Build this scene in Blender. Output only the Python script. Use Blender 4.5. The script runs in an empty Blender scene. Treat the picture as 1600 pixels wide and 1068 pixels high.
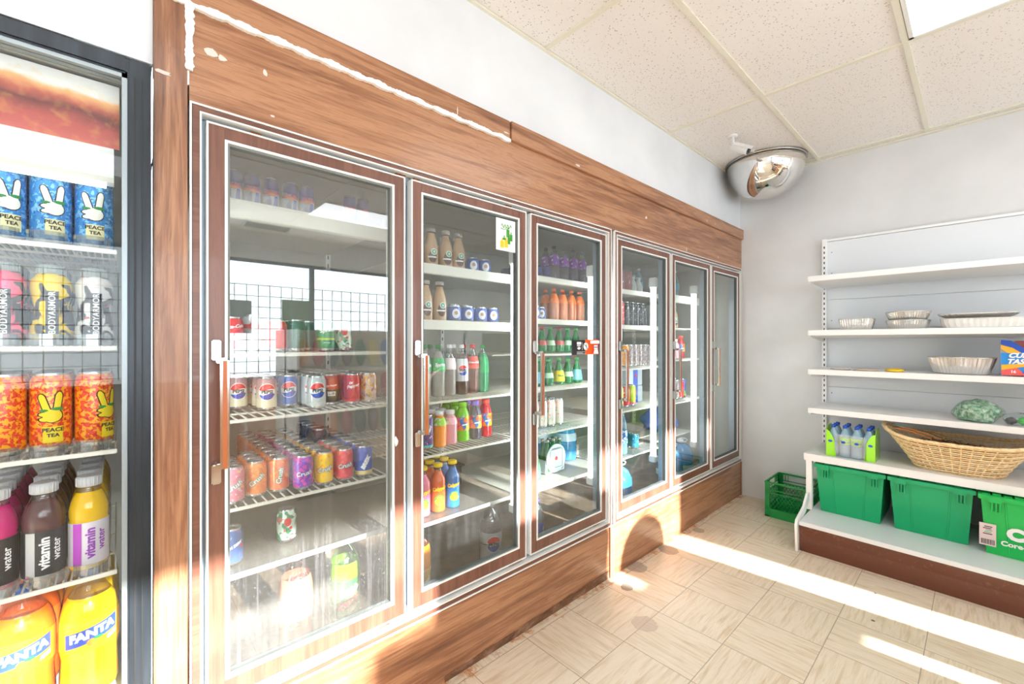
import bpy, bmesh, math, random
from mathutils import Vector, Matrix
random.seed(7)
sc = bpy.context.scene
COL = sc.collection
PI = math.pi

# ------------------------------------------------------------------ camera
H = 1.34
cam_d = bpy.data.cameras.new('camera')
cam = bpy.data.objects.new('camera', cam_d); COL.objects.link(cam)
cam_d.sensor_width = 36.0; cam_d.lens = 672.0 / 1600 * 36.0
cam_d.clip_start = 0.02; cam_d.clip_end = 200
cam.location = (0, 0, H)
cam.rotation_euler = (PI / 2, 0, math.radians(47.45) - PI / 2)
sc.camera = cam

# ------------------------------------------------------------------ world, sun, exposure
w = bpy.data.worlds.new('daylight'); sc.world = w; w.use_nodes = True
bg = w.node_tree.nodes['Background']
bg.inputs[0].default_value = (0.86, 0.93, 1.0, 1); bg.inputs[1].default_value = 10.0
sun_d = bpy.data.lights.new('sun', 'SUN'); sun_d.energy = 42.0; sun_d.angle = math.radians(0.9)
sun_d.color = (1.0, 0.97, 0.94)
sun = bpy.data.objects.new('sun', sun_d); COL.objects.link(sun)
sun.rotation_euler = Vector((-0.07, 1.0, -0.335)).to_track_quat('-Z', 'Y').to_euler()
vs = sc.view_settings
sc.display_settings.display_device = 'sRGB'
vs.view_transform = 'Standard'; vs.look = 'None'; vs.gamma = 1.0; vs.use_curve_mapping = False
vs.exposure = -0.22
try:
    sc.cycles.max_bounces = 10; sc.cycles.transparent_max_bounces = 24
    sc.cycles.diffuse_bounces = 5; sc.cycles.glossy_bounces = 4
    sc.cycles.sample_clamp_indirect = 6.0
    sc.cycles.caustics_reflective = False; sc.cycles.caustics_refractive = False
    sc.cycles.use_denoising = True
except Exception:
    pass
PANEL_LIGHT = 6.5      # ceiling troffers
TUBE_LIGHT = 20.0       # vertical cooler tubes

# dimensions (metres)
D = 1.433      # face of the wall of coolers
X1 = 4.05      # back wall
CZ = 2.76      # ceiling
YB = -3.4      # shop front
XL = -2.6

# ------------------------------------------------------------------ materials
MATS = {}
class NT:
    def __init__(s, name):
        m = bpy.data.materials.new(name); m.use_nodes = True
        s.m = m; s.t = m.node_tree; s.n = s.t.nodes; s.l = s.t.links
        s.n.clear(); s.out = s.n.new('ShaderNodeOutputMaterial')
    def new(s, typ, **kw):
        n = s.n.new(typ)
        for k, v in kw.items(): setattr(n, k, v)
        return n
    def put(s, sock, v):
        if isinstance(v, (int, float)): sock.default_value = v
        elif isinstance(v, tuple):
            sock.default_value = v if len(v) == len(sock.default_value) else tuple(v) + (1,)
        else: s.l.new(v, sock)
    def math(s, op, a, b=0.0, c=None):
        n = s.new('ShaderNodeMath', operation=op)
        s.put(n.inputs[0], a); s.put(n.inputs[1], b)
        if c is not None: s.put(n.inputs[2], c)
        return n.outputs[0]
    def mix(s, f, a, b):
        n = s.new('ShaderNodeMix', data_type='RGBA')
        s.put(n.inputs[0], f); s.put(n.inputs[6], a); s.put(n.inputs[7], b)
        return n.outputs[2]
    def step(s, v, lo, hi):
        n = s.new('ShaderNodeMapRange'); s.put(n.inputs[0], v)
        s.put(n.inputs[1], lo); s.put(n.inputs[2], hi)
        return n.outputs[0]
    def obj(s):
        return s.new('ShaderNodeTexCoord').outputs['Object']
    def uv(s):
        x = s.new('ShaderNodeSeparateXYZ'); s.l.new(s.new('ShaderNodeTexCoord').outputs['UV'], x.inputs[0])
        return x.outputs[0], x.outputs[1]
    def xyz(s, vec):
        x = s.new('ShaderNodeSeparateXYZ'); s.l.new(vec, x.inputs[0]); return x.outputs
    def scale(s, vec, sc3, loc=(0, 0, 0)):
        n = s.new('ShaderNodeMapping'); s.l.new(vec, n.inputs[0]); n.inputs[3].default_value = sc3; n.inputs[1].default_value = loc
        return n.outputs[0]
    def noise(s, vec, scale=5.0, detail=3.0, rough=0.5, dist=0.0):
        n = s.new('ShaderNodeTexNoise'); s.l.new(vec, n.inputs['Vector'])
        n.inputs['Scale'].default_value = scale; n.inputs['Detail'].default_value = detail
        n.inputs['Roughness'].default_value = rough; n.inputs['Distortion'].default_value = dist
        return n.outputs[0]
    def voro(s, vec, scale):
        n = s.new('ShaderNodeTexVoronoi'); s.l.new(vec, n.inputs['Vector']); n.inputs['Scale'].default_value = scale
        return n.outputs[0], n.outputs[1]
    def ramp(s, v, stops):
        n = s.new('ShaderNodeValToRGB'); s.put(n.inputs[0], v)
        e = n.color_ramp.elements
        while len(e) > 1: e.remove(e[-1])
        e[0].position = stops[0][0]; e[0].color = tuple(stops[0][1]) + (1,)
        for p, c in stops[1:]:
            q = e.new(p); q.color = tuple(c) + (1,)
        return n.outputs[0]
    def bump(s, h, strength=0.3, dist=0.002):
        n = s.new('ShaderNodeBump'); s.put(n.inputs['Height'], h)
        n.inputs['Strength'].default_value = strength; n.inputs['Distance'].default_value = dist
        return n.outputs[0]
    def pbr(s, col, rough=0.5, metal=0.0, coat=0.0, normal=None, spec=None, trans=0.0, alpha=None):
        p = s.new('ShaderNodeBsdfPrincipled')
        s.put(p.inputs['Base Color'], col); s.put(p.inputs['Roughness'], rough); s.put(p.inputs['Metallic'], metal)
        p.inputs['Coat Weight'].default_value = coat; p.inputs['Coat Roughness'].default_value = 0.05
        p.inputs['Transmission Weight'].default_value = trans
        if spec is not None: p.inputs['Specular IOR Level'].default_value = spec
        if normal is not None: s.l.new(normal, p.inputs['Normal'])
        s.l.new(p.outputs[0], s.out.inputs[0]); s.p = p
        return s.m

def lin(c):
    return tuple(((v / 255) / 12.92 if v / 255 <= 0.04045 else ((v / 255 + 0.055) / 1.055) ** 2.4) for v in c)
def M(name, rgb, rough=0.5, metal=0.0, coat=0.0):
    if name not in MATS:
        MATS[name] = NT(name).pbr(lin(rgb), rough, metal, coat)
    return MATS[name]

def wood(name, vertical=False, dark=(98, 62, 42), mid=(148, 100, 70), light=(178, 130, 96), rough=0.32):
    t = NT(name); o = t.obj()
    a, b = ((22, 22, 1.6), (120, 120, 5)) if vertical else ((1.6, 22, 22), (5, 120, 120))
    n1 = t.noise(t.scale(o, a), 1.0, 4, 0.6, 1.3)
    n2 = t.noise(t.scale(o, b), 1.0, 3, 0.6, 0.3)
    n3 = t.noise(t.scale(o, (a[0] * .35, a[1] * .35, a[2] * .35)), 1.0, 2, 0.5, 0.8)
    v = t.math('ADD', t.math('MULTIPLY', n1, 0.5), t.math('ADD', t.math('MULTIPLY', n2, 0.28), t.math('MULTIPLY', n3, 0.22)))
    c = t.ramp(v, [(0.33, lin(dark)), (0.47, lin(mid)), (0.56, lin(light)), (0.68, lin(mid))])
    rings = t.math('SINE', t.math('MULTIPLY', n1, 60.0))
    c = t.mix(t.math('MULTIPLY', t.step(rings, 0.70, 1.0), 0.16), c, lin(dark))
    return t.pbr(c, rough, 0, 0.15)
WOOD = wood('walnut_laminate')
WOODV = wood('walnut_laminate_upright', True)
DOORW = wood('door_frame_laminate', True, (96, 60, 48), (110, 70, 56), (124, 82, 66), 0.35)
DOORH = wood('door_frame_laminate_rail', False, (96, 60, 48), (110, 70, 56), (124, 82, 66), 0.35)
ALU = M('brushed_aluminium', (190, 196, 200), 0.28, 0.85)
ALUD = M('dull_aluminium', (146, 162, 176), 0.35, 0.5)
CHROME = M('chrome', (225, 225, 225), 0.12, 1.0)
WHITE = M('white_enamel', (232, 232, 228), 0.35)
TRIMW = M('white_trim', (238, 238, 236), 0.4)
BLACK = M('black_plastic', (20, 22, 26), 0.35)
GASKET = M('dark_gasket', (96, 102, 102), 0.6)
CANALU = M('can_aluminium', (205, 208, 210), 0.25, 0.9)

def mat_wall(name, rgb, k=0.03):
    t = NT(name); o = t.obj()
    n = t.noise(o, 3.0, 3, 0.5); c = lin(rgb)
    c2 = tuple(v * (1 - k * 3) for v in c)
    return t.pbr(t.mix(t.step(n, 0.35, 0.7), c, c2), 0.6, 0, 0, t.bump(t.noise(o, 180, 2), 0.12, 0.001))
WALL = mat_wall('painted_wall', (226, 228, 231))
WALLB = mat_wall('painted_wall_grey', (222, 223, 224))

def mat_ceiling():
    t = NT('acoustic_tile'); o = t.obj()
    d, _ = t.voro(o, 80); n = t.noise(o, 60, 3, 0.7)
    spots = t.math('MULTIPLY', t.math('LESS_THAN', d, 0.26), t.step(n, 0.48, 0.54))
    c = t.mix(t.math('MULTIPLY', spots, 0.9), lin((236, 231, 227)), lin((176, 168, 160)))
    return t.pbr(c, 0.9, 0, 0, t.bump(t.noise(o, 240, 3), 0.4, 0.001))
CEIL = mat_ceiling()

def mat_floor():
    t = NT('vinyl_floor_tile'); o = t.obj(); x, y, z = t.xyz(o)
    P = 0.3075; Q = 0.305
    fx = t.math('FRACT', t.math('DIVIDE', t.math('SUBTRACT', x, 1.98 - 20 * P), P))
    fy = t.math('FRACT', t.math('DIVIDE', t.math('SUBTRACT', y, 0.165 - 20 * Q), Q))
    ix = t.math('FLOOR', t.math('DIVIDE', t.math('SUBTRACT', x, 1.98 - 20 * P), P))
    iy = t.math('FLOOR', t.math('DIVIDE', t.math('SUBTRACT', y, 0.165 - 20 * Q), Q))
    par = t.math('MODULO', t.math('ADD', ix, iy), 2.0)
    n1 = t.noise(t.scale(o, (5, 60, 1)), 1, 4, 0.6, 0.6)
    n2 = t.noise(t.scale(o, (60, 5, 1)), 1, 4, 0.6, 0.6)
    nn = t.new('ShaderNodeMix', data_type='FLOAT'); t.put(nn.inputs[0], par); t.put(nn.inputs[2], n1); t.put(nn.inputs[3], n2)
    v = nn.outputs[0]
    c = t.ramp(v, [(0.3, lin((204, 184, 154))), (0.46, lin((222, 207, 182))), (0.58, lin((231, 219, 199))), (0.72, lin((212, 195, 168)))])
    big = t.noise(o, 1.3, 3, 0.6)
    c = t.mix(t.math('MULTIPLY', t.step(big, 0.5, 0.75), 0.35), c, lin((196, 178, 152)))
    # seams
    wv = 0.006
    ex = t.math('MINIMUM', fx, t.math('SUBTRACT', 1.0, fx)); ey = t.math('MINIMUM', fy, t.math('SUBTRACT', 1.0, fy))
    seam = t.math('LESS_THAN', t.math('MINIMUM', ex, ey), wv)
    c = t.mix(t.math('MULTIPLY', seam, 0.55), c, lin((92, 76, 60)))
    # rust creeping out from under the cooler base, and grey worn patches
    rn = t.noise(o, 14, 4, 0.7)
    near = t.step(y, 1.30, 1.44)
    rust = t.math('MULTIPLY', t.step(t.math('ADD', rn, t.math('MULTIPLY', near, 0.42)), 0.82, 0.95), 0.8)
    c = t.mix(rust, c, lin((186, 112, 40)))
    for (px, py, r, col, k) in ((2.05, 1.31, 0.035, (120, 112, 104), .8), (2.62, 1.36, 0.06, (140, 134, 126), .8), (2.28, 1.39, 0.06, (150, 140, 128), .7),
                                (1.85, 1.08, 0.06, (186, 166, 146), .6), (3.05, 1.36, .04, (140, 124, 104), .6), (2.68, 0.35, .008, (70, 50, 40), .9), (2.98, .38, .006, (80, 60, 50), .9)):
        dx = t.math('SUBTRACT', x, px); dy = t.math('SUBTRACT', y, py)
        dd = t.math('SQRT', t.math('ADD', t.math('MULTIPLY', dx, dx), t.math('MULTIPLY', dy, dy)))
        dd = t.math('ADD', dd, t.math('MULTIPLY', t.math('SUBTRACT', rn, 0.5), 0.05 if r > .02 else 0.0))
        f = t.math('MULTIPLY', t.math('LESS_THAN', dd, r), k)
        c = t.mix(f, c, lin(col))
    return t.pbr(c, t.math('ADD', 0.28, t.math('MULTIPLY', big, 0.2)), 0, 0, t.bump(v, 0.05, 0.001))
FLOOR = mat_floor()

def mat_glass(name, tint=(1, 1, 1), dirt=0.0, spec=1.0):
    t = NT(name)
    tr = t.new('ShaderNodeBsdfTransparent'); tr.inputs[0].default_value = tint + (1,)
    gl = t.new('ShaderNodeBsdfGlossy'); gl.inputs['Roughness'].default_value = 0.01
    lw = t.new('ShaderNodeLayerWeight'); lw.inputs[0].default_value = 0.5
    f5 = t.math('POWER', lw.outputs['Facing'], 5.0)
    fres = t.math('ADD', 0.042, t.math('MULTIPLY', f5, 0.9))
    mx = t.new('ShaderNodeMixShader'); t.put(mx.inputs[0], t.math('MULTIPLY', fres, spec))
    t.l.new(tr.outputs[0], mx.inputs[1]); t.l.new(gl.outputs[0], mx.inputs[2])
    outp = mx.outputs[0]
    if dirt:
        o = t.obj()
        st = t.noise(t.scale(o, (90, 1, 2.0)), 1, 4, 0.7); sp = t.noise(o, 140, 2, 0.6)
        cl = t.noise(o, 2.2, 2, 0.5)
        f = t.math('MULTIPLY', t.math('ADD', t.math('ADD', 0.35, t.math('MULTIPLY', t.step(st, 0.5, 0.75), 0.9)), t.math('MULTIPLY', t.step(sp, 0.66, 0.72), 2.0)), t.math('MULTIPLY', t.math('ADD', 0.5, cl), dirt))
        df = t.new('ShaderNodeBsdfDiffuse'); df.inputs[0].default_value = (.85, .88, .9, 1)
        m2 = t.new('ShaderNodeMixShader'); t.put(m2.inputs[0], f)
        t.l.new(outp, m2.inputs[1]); t.l.new(df.outputs[0], m2.inputs[2]); outp = m2.outputs[0]
    t.l.new(outp, t.out.inputs[0])
    return t.m
GLASS_DIRTY = mat_glass('streaked_door_glass', (.97, .985, .98), 0.045, 2.8)
GLASS = mat_glass('door_glass', (.96, .98, .975), 0.014, 1.7)
GLASS_COOLER = mat_glass('black_cooler_glass', (.97, .985, .985), 0.006, 0.6)
CLEAR = mat_glass('clear_plastic', (.93, .96, .97), 0.10, 1.5)
WINGLASS = mat_glass('shopfront_glass', (.98, .99, .99), 0.0, 1.0)

def emis(name, rgb, s):
    t = NT(name); e = t.new('ShaderNodeEmission'); e.inputs[0].default_value = rgb + (1,); e.inputs[1].default_value = s
    t.l.new(e.outputs[0], t.out.inputs[0]); return t.m
PANEL = emis('light_diffuser', (.97, .985, 1.0), PANEL_LIGHT)
TUBE = emis('fluorescent_tube', (.93, 1.0, .98), TUBE_LIGHT)

# ------------------------------------------------------------------ geometry helpers
def box(bm, x0, x1, y0, y1, z0, z1, mi=0, bev=0.0):
    r = bmesh.ops.create_cube(bm, size=1.0)
    vs_ = r['verts']
    for v in vs_:
        v.co = Vector(((x0 + x1) / 2 + v.co.x * (x1 - x0), (y0 + y1) / 2 + v.co.y * (y1 - y0), (z0 + z1) / 2 + v.co.z * (z1 - z0)))
    fs = {f for v in vs_ for f in v.link_faces}
    for f in fs: f.material_index = mi
    if bev:
        es = list({e for v in vs_ for e in v.link_edges})
        g = bmesh.ops.bevel(bm, geom=es, offset=bev, segments=2, affect='EDGES', clamp_overlap=True)
        for f in g['faces']: f.material_index = mi
    return bm

def lathe(bm, prof, seg=24, mats=None, cap0=True, cap1=True, smooth=True, a0=0.0, a1=2 * PI, uv=True):
    """prof: list of (r, z); u runs round from the front (-y), v is height"""
    full = abs((a1 - a0) - 2 * PI) < 1e-6
    uvl = bm.loops.layers.uv.verify()
    n = seg if full else seg + 1
    rings = []
    for r, z in prof:
        ring = []
        for i in range(n):
            a = -PI + (a0 + (a1 - a0) * i / seg)
            ring.append(bm.verts.new((r * math.sin(a), -r * math.cos(a), z)))
        rings.append(ring)
    R = max(r for r, z in prof)
    for k in range(len(prof) - 1):
        for i in range(seg):
            j = (i + 1) % n if full else i + 1
            f = bm.faces.new((rings[k][i], rings[k][j], rings[k + 1][j], rings[k + 1][i]))
            f.smooth = smooth
            if mats: f.material_index = mats[k]
            us = [(-PI + (a1 - a0) * i / seg) * R, (-PI + (a1 - a0) * (i + 1) / seg) * R]
            for lp, (u, v) in zip(f.loops, ((us[0], prof[k][1]), (us[1], prof[k][1]), (us[1], prof[k + 1][1]), (us[0], prof[k + 1][1]))):
                lp[uvl].uv = (u, v)
    if full:
        if cap0 and prof[0][0] > 1e-5:
            f = bm.faces.new(list(reversed(rings[0]))); f.material_index = mats[0] if mats else 0
        if cap1 and prof[-1][0] > 1e-5:
            f = bm.faces.new(rings[-1]); f.material_index = mats[-1] if mats else 0
    return bm

def tube(bm, pts, r, seg=8, mi=0, closed=False):
    pts = [Vector(p) for p in pts]; n = len(pts); rings = []
    for i, p in enumerate(pts):
        a = pts[(i - 1) % n] if (i or closed) else p; b = pts[(i + 1) % n] if (i < n - 1 or closed) else p
        d = (b - a).normalized()
        up = Vector((0, 0, 1)) if abs(d.z) < 0.95 else Vector((1, 0, 0))
        s = d.cross(up).normalized(); t = s.cross(d).normalized()
        rr = r[i] if isinstance(r, (list, tuple)) else r
        rings.append([bm.verts.new(p + (s * math.cos(2 * PI * k / seg) + t * math.sin(2 * PI * k / seg)) * rr) for k in range(seg)])
    m = n if closed else n - 1
    for i in range(m):
        A, B = rings[i], rings[(i + 1) % n]
        for k in range(seg):
            f = bm.faces.new((A[k], A[(k + 1) % seg], B[(k + 1) % seg], B[k])); f.smooth = True; f.material_index = mi
    if not closed:
        for q in (list(reversed(rings[0])), rings[-1]):
            f = bm.faces.new(q); f.material_index = mi
    return bm

def prism(bm, pts, axis, a, b, mi=0):
    """pts: 2D outline, extruded along axis 'x','y' or 'z' from a to b"""
    def P(p, t):
        return {'x': (t, p[0], p[1]), 'y': (p[0], t, p[1]), 'z': (p[0], p[1], t)}[axis]
    A = [bm.verts.new(P(p, a)) for p in pts]; B = [bm.verts.new(P(p, b)) for p in pts]
    n = len(pts)
    fs = [bm.faces.new(A), bm.faces.new(list(reversed(B)))]
    for i in range(n): fs.append(bm.faces.new((A[i], B[i], B[(i + 1) % n], A[(i + 1) % n])))
    for f in fs: f.material_index = mi
    bmesh.ops.recalc_face_normals(bm, faces=fs)
    return bm

def link(name, bm, mats, parent=None, world=False):
    me = bpy.data.meshes.new(name); bm.to_mesh(me); bm.free()
    return link_me(name, me, mats, parent, world)

def link_me(name, me, mats, parent=None, world=False):
    for m in (mats if isinstance(mats, (list, tuple)) else [mats]): me.materials.append(m)
    o = bpy.data.objects.new(name, me); COL.objects.link(o)
    if parent is not None:
        o.parent = parent
        if world:
            p = parent; loc = Vector((0, 0, 0))
            if p.parent is None: o.matrix_parent_inverse = p.matrix_basis.inverted()
    return o

def empty(name, loc, label, cat, group=None, rz=0.0):
    o = bpy.data.objects.new(name, None); COL.objects.link(o); o.location = loc; o.rotation_euler = (0, 0, rz)
    o.empty_display_size = 0.05
    tag(o, label, cat, group); return o

LABELS = {}
def tag(o, label, cat, group=None):
    n = len(label.split())
    if n < 4 or n > 16: print('LABEL LENGTH', n, label)
    if label in LABELS and not group: print('DUP LABEL', label)
    LABELS[label] = 1
    o['label'] = label; o['category'] = cat
    if group: o['group'] = group
    return o

def struct(name, bm, mats):
    o = link(name, bm, mats); o['kind'] = 'structure'; return o

def dup(root, loc, rz=None, label=None, group=None, depth_parts=True):
    r = root.copy(); COL.objects.link(r); r.location = loc
    if rz is not None: r.rotation_euler = (0, 0, rz)
    if label: r['label'] = label
    if group: r['group'] = group
    for ch in root.children:
        if not depth_parts and ch.name.split('.')[0] in ('lettering', 'artwork', 'pull_tab'): continue
        c = ch.copy(); COL.objects.link(c); c.parent = r
        for g in ch.children:
            if not depth_parts and g.name.split('.')[0] == 'lettering': continue
            q = g.copy(); COL.objects.link(q); q.parent = c
    return r

def text_me(s, size, bold=0.0, shear=0.0, depth=0.0, ax='CENTER', space=1.0):
    cu = bpy.data.curves.new('t', 'FONT'); cu.body = s; cu.size = size; cu.offset = bold; cu.shear = shear
    cu.align_x = ax; cu.align_y = 'CENTER'; cu.extrude = depth; cu.resolution_u = 3; cu.space_character = space
    o = bpy.data.objects.new('t', cu); me = bpy.data.meshes.new_from_object(o)
    bpy.data.objects.remove(o); bpy.data.curves.remove(cu)
    return me

def wrap_text(items, R, eps=0.0009):
    """items: (string, size, u, v, rot_deg, material_index, bold, shear) -> mesh on a cylinder, front at -y"""
    bm = bmesh.new()
    for it in items:
        s, size, u, v, rot, mi, bold, shear = it[:8]
        RR = it[8] if len(it) > 8 else R
        me = text_me(s, size, bold, shear); m = Matrix.Rotation(math.radians(rot), 4, 'Z')
        b2 = bmesh.new(); b2.from_mesh(me); bpy.data.meshes.remove(me)
        vm = {}
        for vt in b2.verts:
            p = m @ vt.co; a = (u + p.x) / R
            vm[vt] = bm.verts.new(((RR + eps) * math.sin(a), -(RR + eps) * math.cos(a), v + p.y))
        for f in b2.faces:
            try:
                g = bm.faces.new([vm[x] for x in f.verts]); g.material_index = mi
            except ValueError: pass
        b2.free()
    return bm

def flat_text(items, axis='y', pos=0.0):
    """text standing upright: reads along +x on a plane y=pos (seen from -y), or along -y on x=pos (seen from -x)"""
    bm = bmesh.new()
    for (s, size, u, v, rot, mi, bold, shear) in items:
        me = text_me(s, size, bold, shear); m = Matrix.Rotation(math.radians(rot), 4, 'Z')
        b2 = bmesh.new(); b2.from_mesh(me); bpy.data.meshes.remove(me); vm = {}
        for vt in b2.verts:
            p = m @ vt.co
            q = (u + p.x, pos, v + p.y) if axis == 'y' else (pos, u - p.x, v + p.y)
            vm[vt] = bm.verts.new(q)
        for f in b2.faces:
            g = bm.faces.new([vm[x] for x in f.verts]); g.material_index = mi
        b2.free()
    return bm

ORD = ['front', 'second', 'third', 'fourth', 'fifth', 'sixth', 'seventh', 'eighth', 'ninth', 'tenth']

# ------------------------------------------------------------------ the room
b = bmesh.new(); box(b, XL, X1 + .1, YB - .1, D + .02, -0.08, 0.0); struct('floor', b, FLOOR)
b = bmesh.new(); box(b, XL, X1 + .1, YB - .1, D + 1.2, CZ, CZ + .06); struct('ceiling', b, CEIL)
# suspended ceiling bars
GRID = M('ceiling_bar', (226, 222, 206), 0.5)
b = bmesh.new()
for i in range(-3, 4):
    x = 2.745 + 1.22 * (i - 2)
    if XL < x < X1: box(b, x - .012, x + .012, YB, D, CZ - .008, CZ)
for j in range(9):
    y = 0.85 - .61 * j
    if y > YB: box(b, XL, X1, y - .012, y + .012, CZ - .0075, CZ)
box(b, X1 - .024, X1, YB, D, CZ - .016, CZ - .002); box(b, XL, X1, D - .014, D, CZ - .012, CZ - .002)
struct('trim_1', b, GRID)
b = bmesh.new(); box(b, X1, X1 + .1, YB - .1, D + 1.2, 0, CZ); struct('wall_back', b, WALLB)
b = bmesh.new()
box(b, XL, .067, D, D + .08, 2.05, CZ); box(b, .067, X1, D, D + .08, 2.30, CZ); box(b, XL, -.80, D, D + .08, 0, 2.05)
struct('wall_left', b, WALL)
b = bmesh.new(); box(b, XL - .1, XL, YB - .1, D + .08, 0, CZ); struct('wall_near', b, WALL)
b = bmesh.new()
WT = 2.40
box(b, XL, X1, YB - .1, YB, 0, .85); box(b, XL, X1, YB - .1, YB, WT, CZ)
box(b, XL, -2.3, YB - .1, YB, .85, WT); box(b, 3.75, X1, YB - .1, YB, .85, WT)
struct('wall_front', b, WALL)
for k, (xa, xb) in enumerate(((-2.3, 0.28), (0.28, 2.0), (2.0, 3.75))):
    b = bmesh.new()
    for (p, q, r_, s_) in ((xa, xa + .03, .85, WT), (xb - .03, xb, .85, WT), (xa, xb, .85, .9), (xa, xb, WT - .04, WT)):
        box(b, p, q, YB - .07, YB - .02, r_, s_)
    o = struct('window_%d' % (k + 1), b, M('window_frame', (60, 62, 64), .4, .5))
    g = bmesh.new(); box(g, xa + .03, xb - .03, YB - .052, YB - .046, .9, WT - .04); link('pane', g, WINGLASS, o)
    g = bmesh.new(); n = int((xb - xa) / .13)
    for i in range(1, n): x = xa + (xb - xa) * i / n; box(g, x - .004, x + .004, YB - .016, YB - .008, .9, 2.08)
    for i in range(9): z = .95 + i * .14; box(g, xa + .03, xb - .03, YB - .0165, YB - .0075, z - .004, z + .004)
    link('security_grille', g, M('grille_bar', (30, 30, 32), .5), o)

# ceiling light panels; the three camera-side ones are unseen, added for fill
def troffer(x0, y0, label, x1=None, y1=None):
    x1 = x0 + 1.19 if x1 is None else x1; y1 = y0 + .58 if y1 is None else y1
    t = empty('ceiling_light', ((x0 + x1) / 2, (y0 + y1) / 2, CZ), label, 'ceiling light')
    g = bmesh.new()
    for q in ((x0, x1, y0, y0 + .016), (x0, x1, y1 - .016, y1), (x0, x0 + .016, y0, y1), (x1 - .016, x1, y0, y1)):
        box(g, q[0], q[1], q[2], q[3], CZ - .010, CZ - .001)
    link('frame', g, WHITE, t, True)
    g = bmesh.new(); box(g, x0 + .016, x1 - .016, y0 + .016, y1 - .016, CZ - .006, CZ - .002); link('diffuser', g, PANEL, t, True)
troffer(1.54, -.355, 'lit white ceiling light panel near the top right, beside the speckled tiles')
troffer(1.54, -2.185, 'lit ceiling panel above the snack rack, mirrored in the leftmost cooler door')
troffer(-.90, -2.185, 'added unseen ceiling fill panel over the middle of the shop, behind the photographer')
troffer(-.90, -.355, 'added unseen ceiling fill panel above the black drinks cooler')
troffer(-2.12, -2.185, 'added unseen ceiling fill panel in the far front corner of the shop')

t = empty('ceiling_vent', (1.36, -3.05, CZ), 'square metal ceiling vent near the shop window', 'vent')
b = bmesh.new(); VX0, VX1, VY0, VY1 = 1.10, 1.62, -3.22, -2.88
for q in ((VX0, VX1, VY0, VY0 + .02), (VX0, VX1, VY1 - .02, VY1), (VX0, VX0 + .02, VY0, VY1), (VX1 - .02, VX1, VY0, VY1)): box(b, q[0], q[1], q[2], q[3], CZ - .014, CZ - .001)
link('frame', b, WHITE, t, True)
for i in range(7):
    b = bmesh.new(); y = VY0 + .045 + i * .042; prism(b, [(y, CZ - .012), (y + .004, CZ - .012), (y + .018, CZ - .002), (y + .014, CZ - .002)], 'x', VX0 + .02, VX1 - .02); link('slat', b, M('vent_grey', (70, 74, 78), .5), t, True)

# ------------------------------------------------------------------ walk-in cooler with glass doors
ck = empty('display_cooler', (2.1, D, 0), 'long walnut-laminate cooler wall with six glass doors', 'display cooler')
def cpart(name, bm, mats, lab=None):
    o = link(name, bm, mats, ck, True)
    if lab: o['label'] = lab
    return o
# header and boards
b = bmesh.new(); box(b, .141, 4.045, 1.422, 1.47, 1.975, 2.236); cpart('header_panel', b, WOOD)
b = bmesh.new(); box(b, .067, 1.285, 1.412, 1.432, 2.238, 2.32, 0, .002); cpart('header_ledge', b, WOOD)
b = bmesh.new(); box(b, 1.289, 4.048, 1.405, 1.432, 2.236, 2.32, 0, .002); cpart('header_ledge', b, WOOD)
b = bmesh.new(); box(b, .068, .137, 1.416, 1.47, 0.0, 2.236, 0, .002); cpart('end_post', b, WOODV)
# plaster squeezed along the header joint
def ragged(bm, pts0, pts1, y0, y1):
    A = pts0 + list(reversed(pts1)); prism(bm, A, 'y', y0, y1)
b = bmesh.new(); n = 200; up = []; lo = []
for i in range(n + 1):
    x = .075 + (1.287 - .075) * i / n
    taper = 1.0
    up.append((x, 2.241 + .004 * math.sin(i * .37) * math.sin(i * .11) + random.uniform(-.001, .0025))); lo.append((x, 2.231 - .005 * abs(math.sin(i * .23 + .5)) - random.uniform(0.0, .003)))
ragged(b, up, lo, 1.4085, 1.4235)
up = []; lo = []
for i in range(31):
    z = 2.06 + .18 * i / 30; up.append((.147 + random.uniform(0, .006), z)); lo.append((.134 - random.uniform(0, .004), z))
ragged(b, up, lo, 1.413, 1.4235)
cpart('plaster_bead', b, M('white_filler', (240, 240, 238), .8), 'ragged white filler smeared along the header joint')
b = bmesh.new()
for (x, z, a, c_) in ((.19, 2.13, .02, .012), (.215, 2.125, .012, .01), (.32, 2.13, .006, .012), (.085, 2.03, .022, .006), (1.0, 2.262, .003, .02), (1.26, 2.26, .02, .004), (2.45, 2.12, .012, .01), (3.0, 2.0, .004, .02), (3.55, 2.02, .004, .012), (3.3, 2.26, .006, .01), (3.45, 2.262, .004, .01), (.34, 2.01, .008, .004), (1.75, 2.25, .02, .006)):
    k = 9; pts = [(x + math.cos(2 * PI * i / k) * a * random.uniform(.6, 1.1), z + math.sin(2 * PI * i / k) * c_ * random.uniform(.6, 1.1)) for i in range(k)]
    y_ = 1.4035 if z > 2.238 else 1.4205
    if z > 2.238 and x < 1.287: y_ = 1.4105
    if x < .137: y_ = 1.4145
    prism(b, pts, 'y', y_, y_ + .003)
cpart('paint_chip', b, M('chip_grey', (214, 204, 196), .8))['kind'] = 'stuff'
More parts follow.
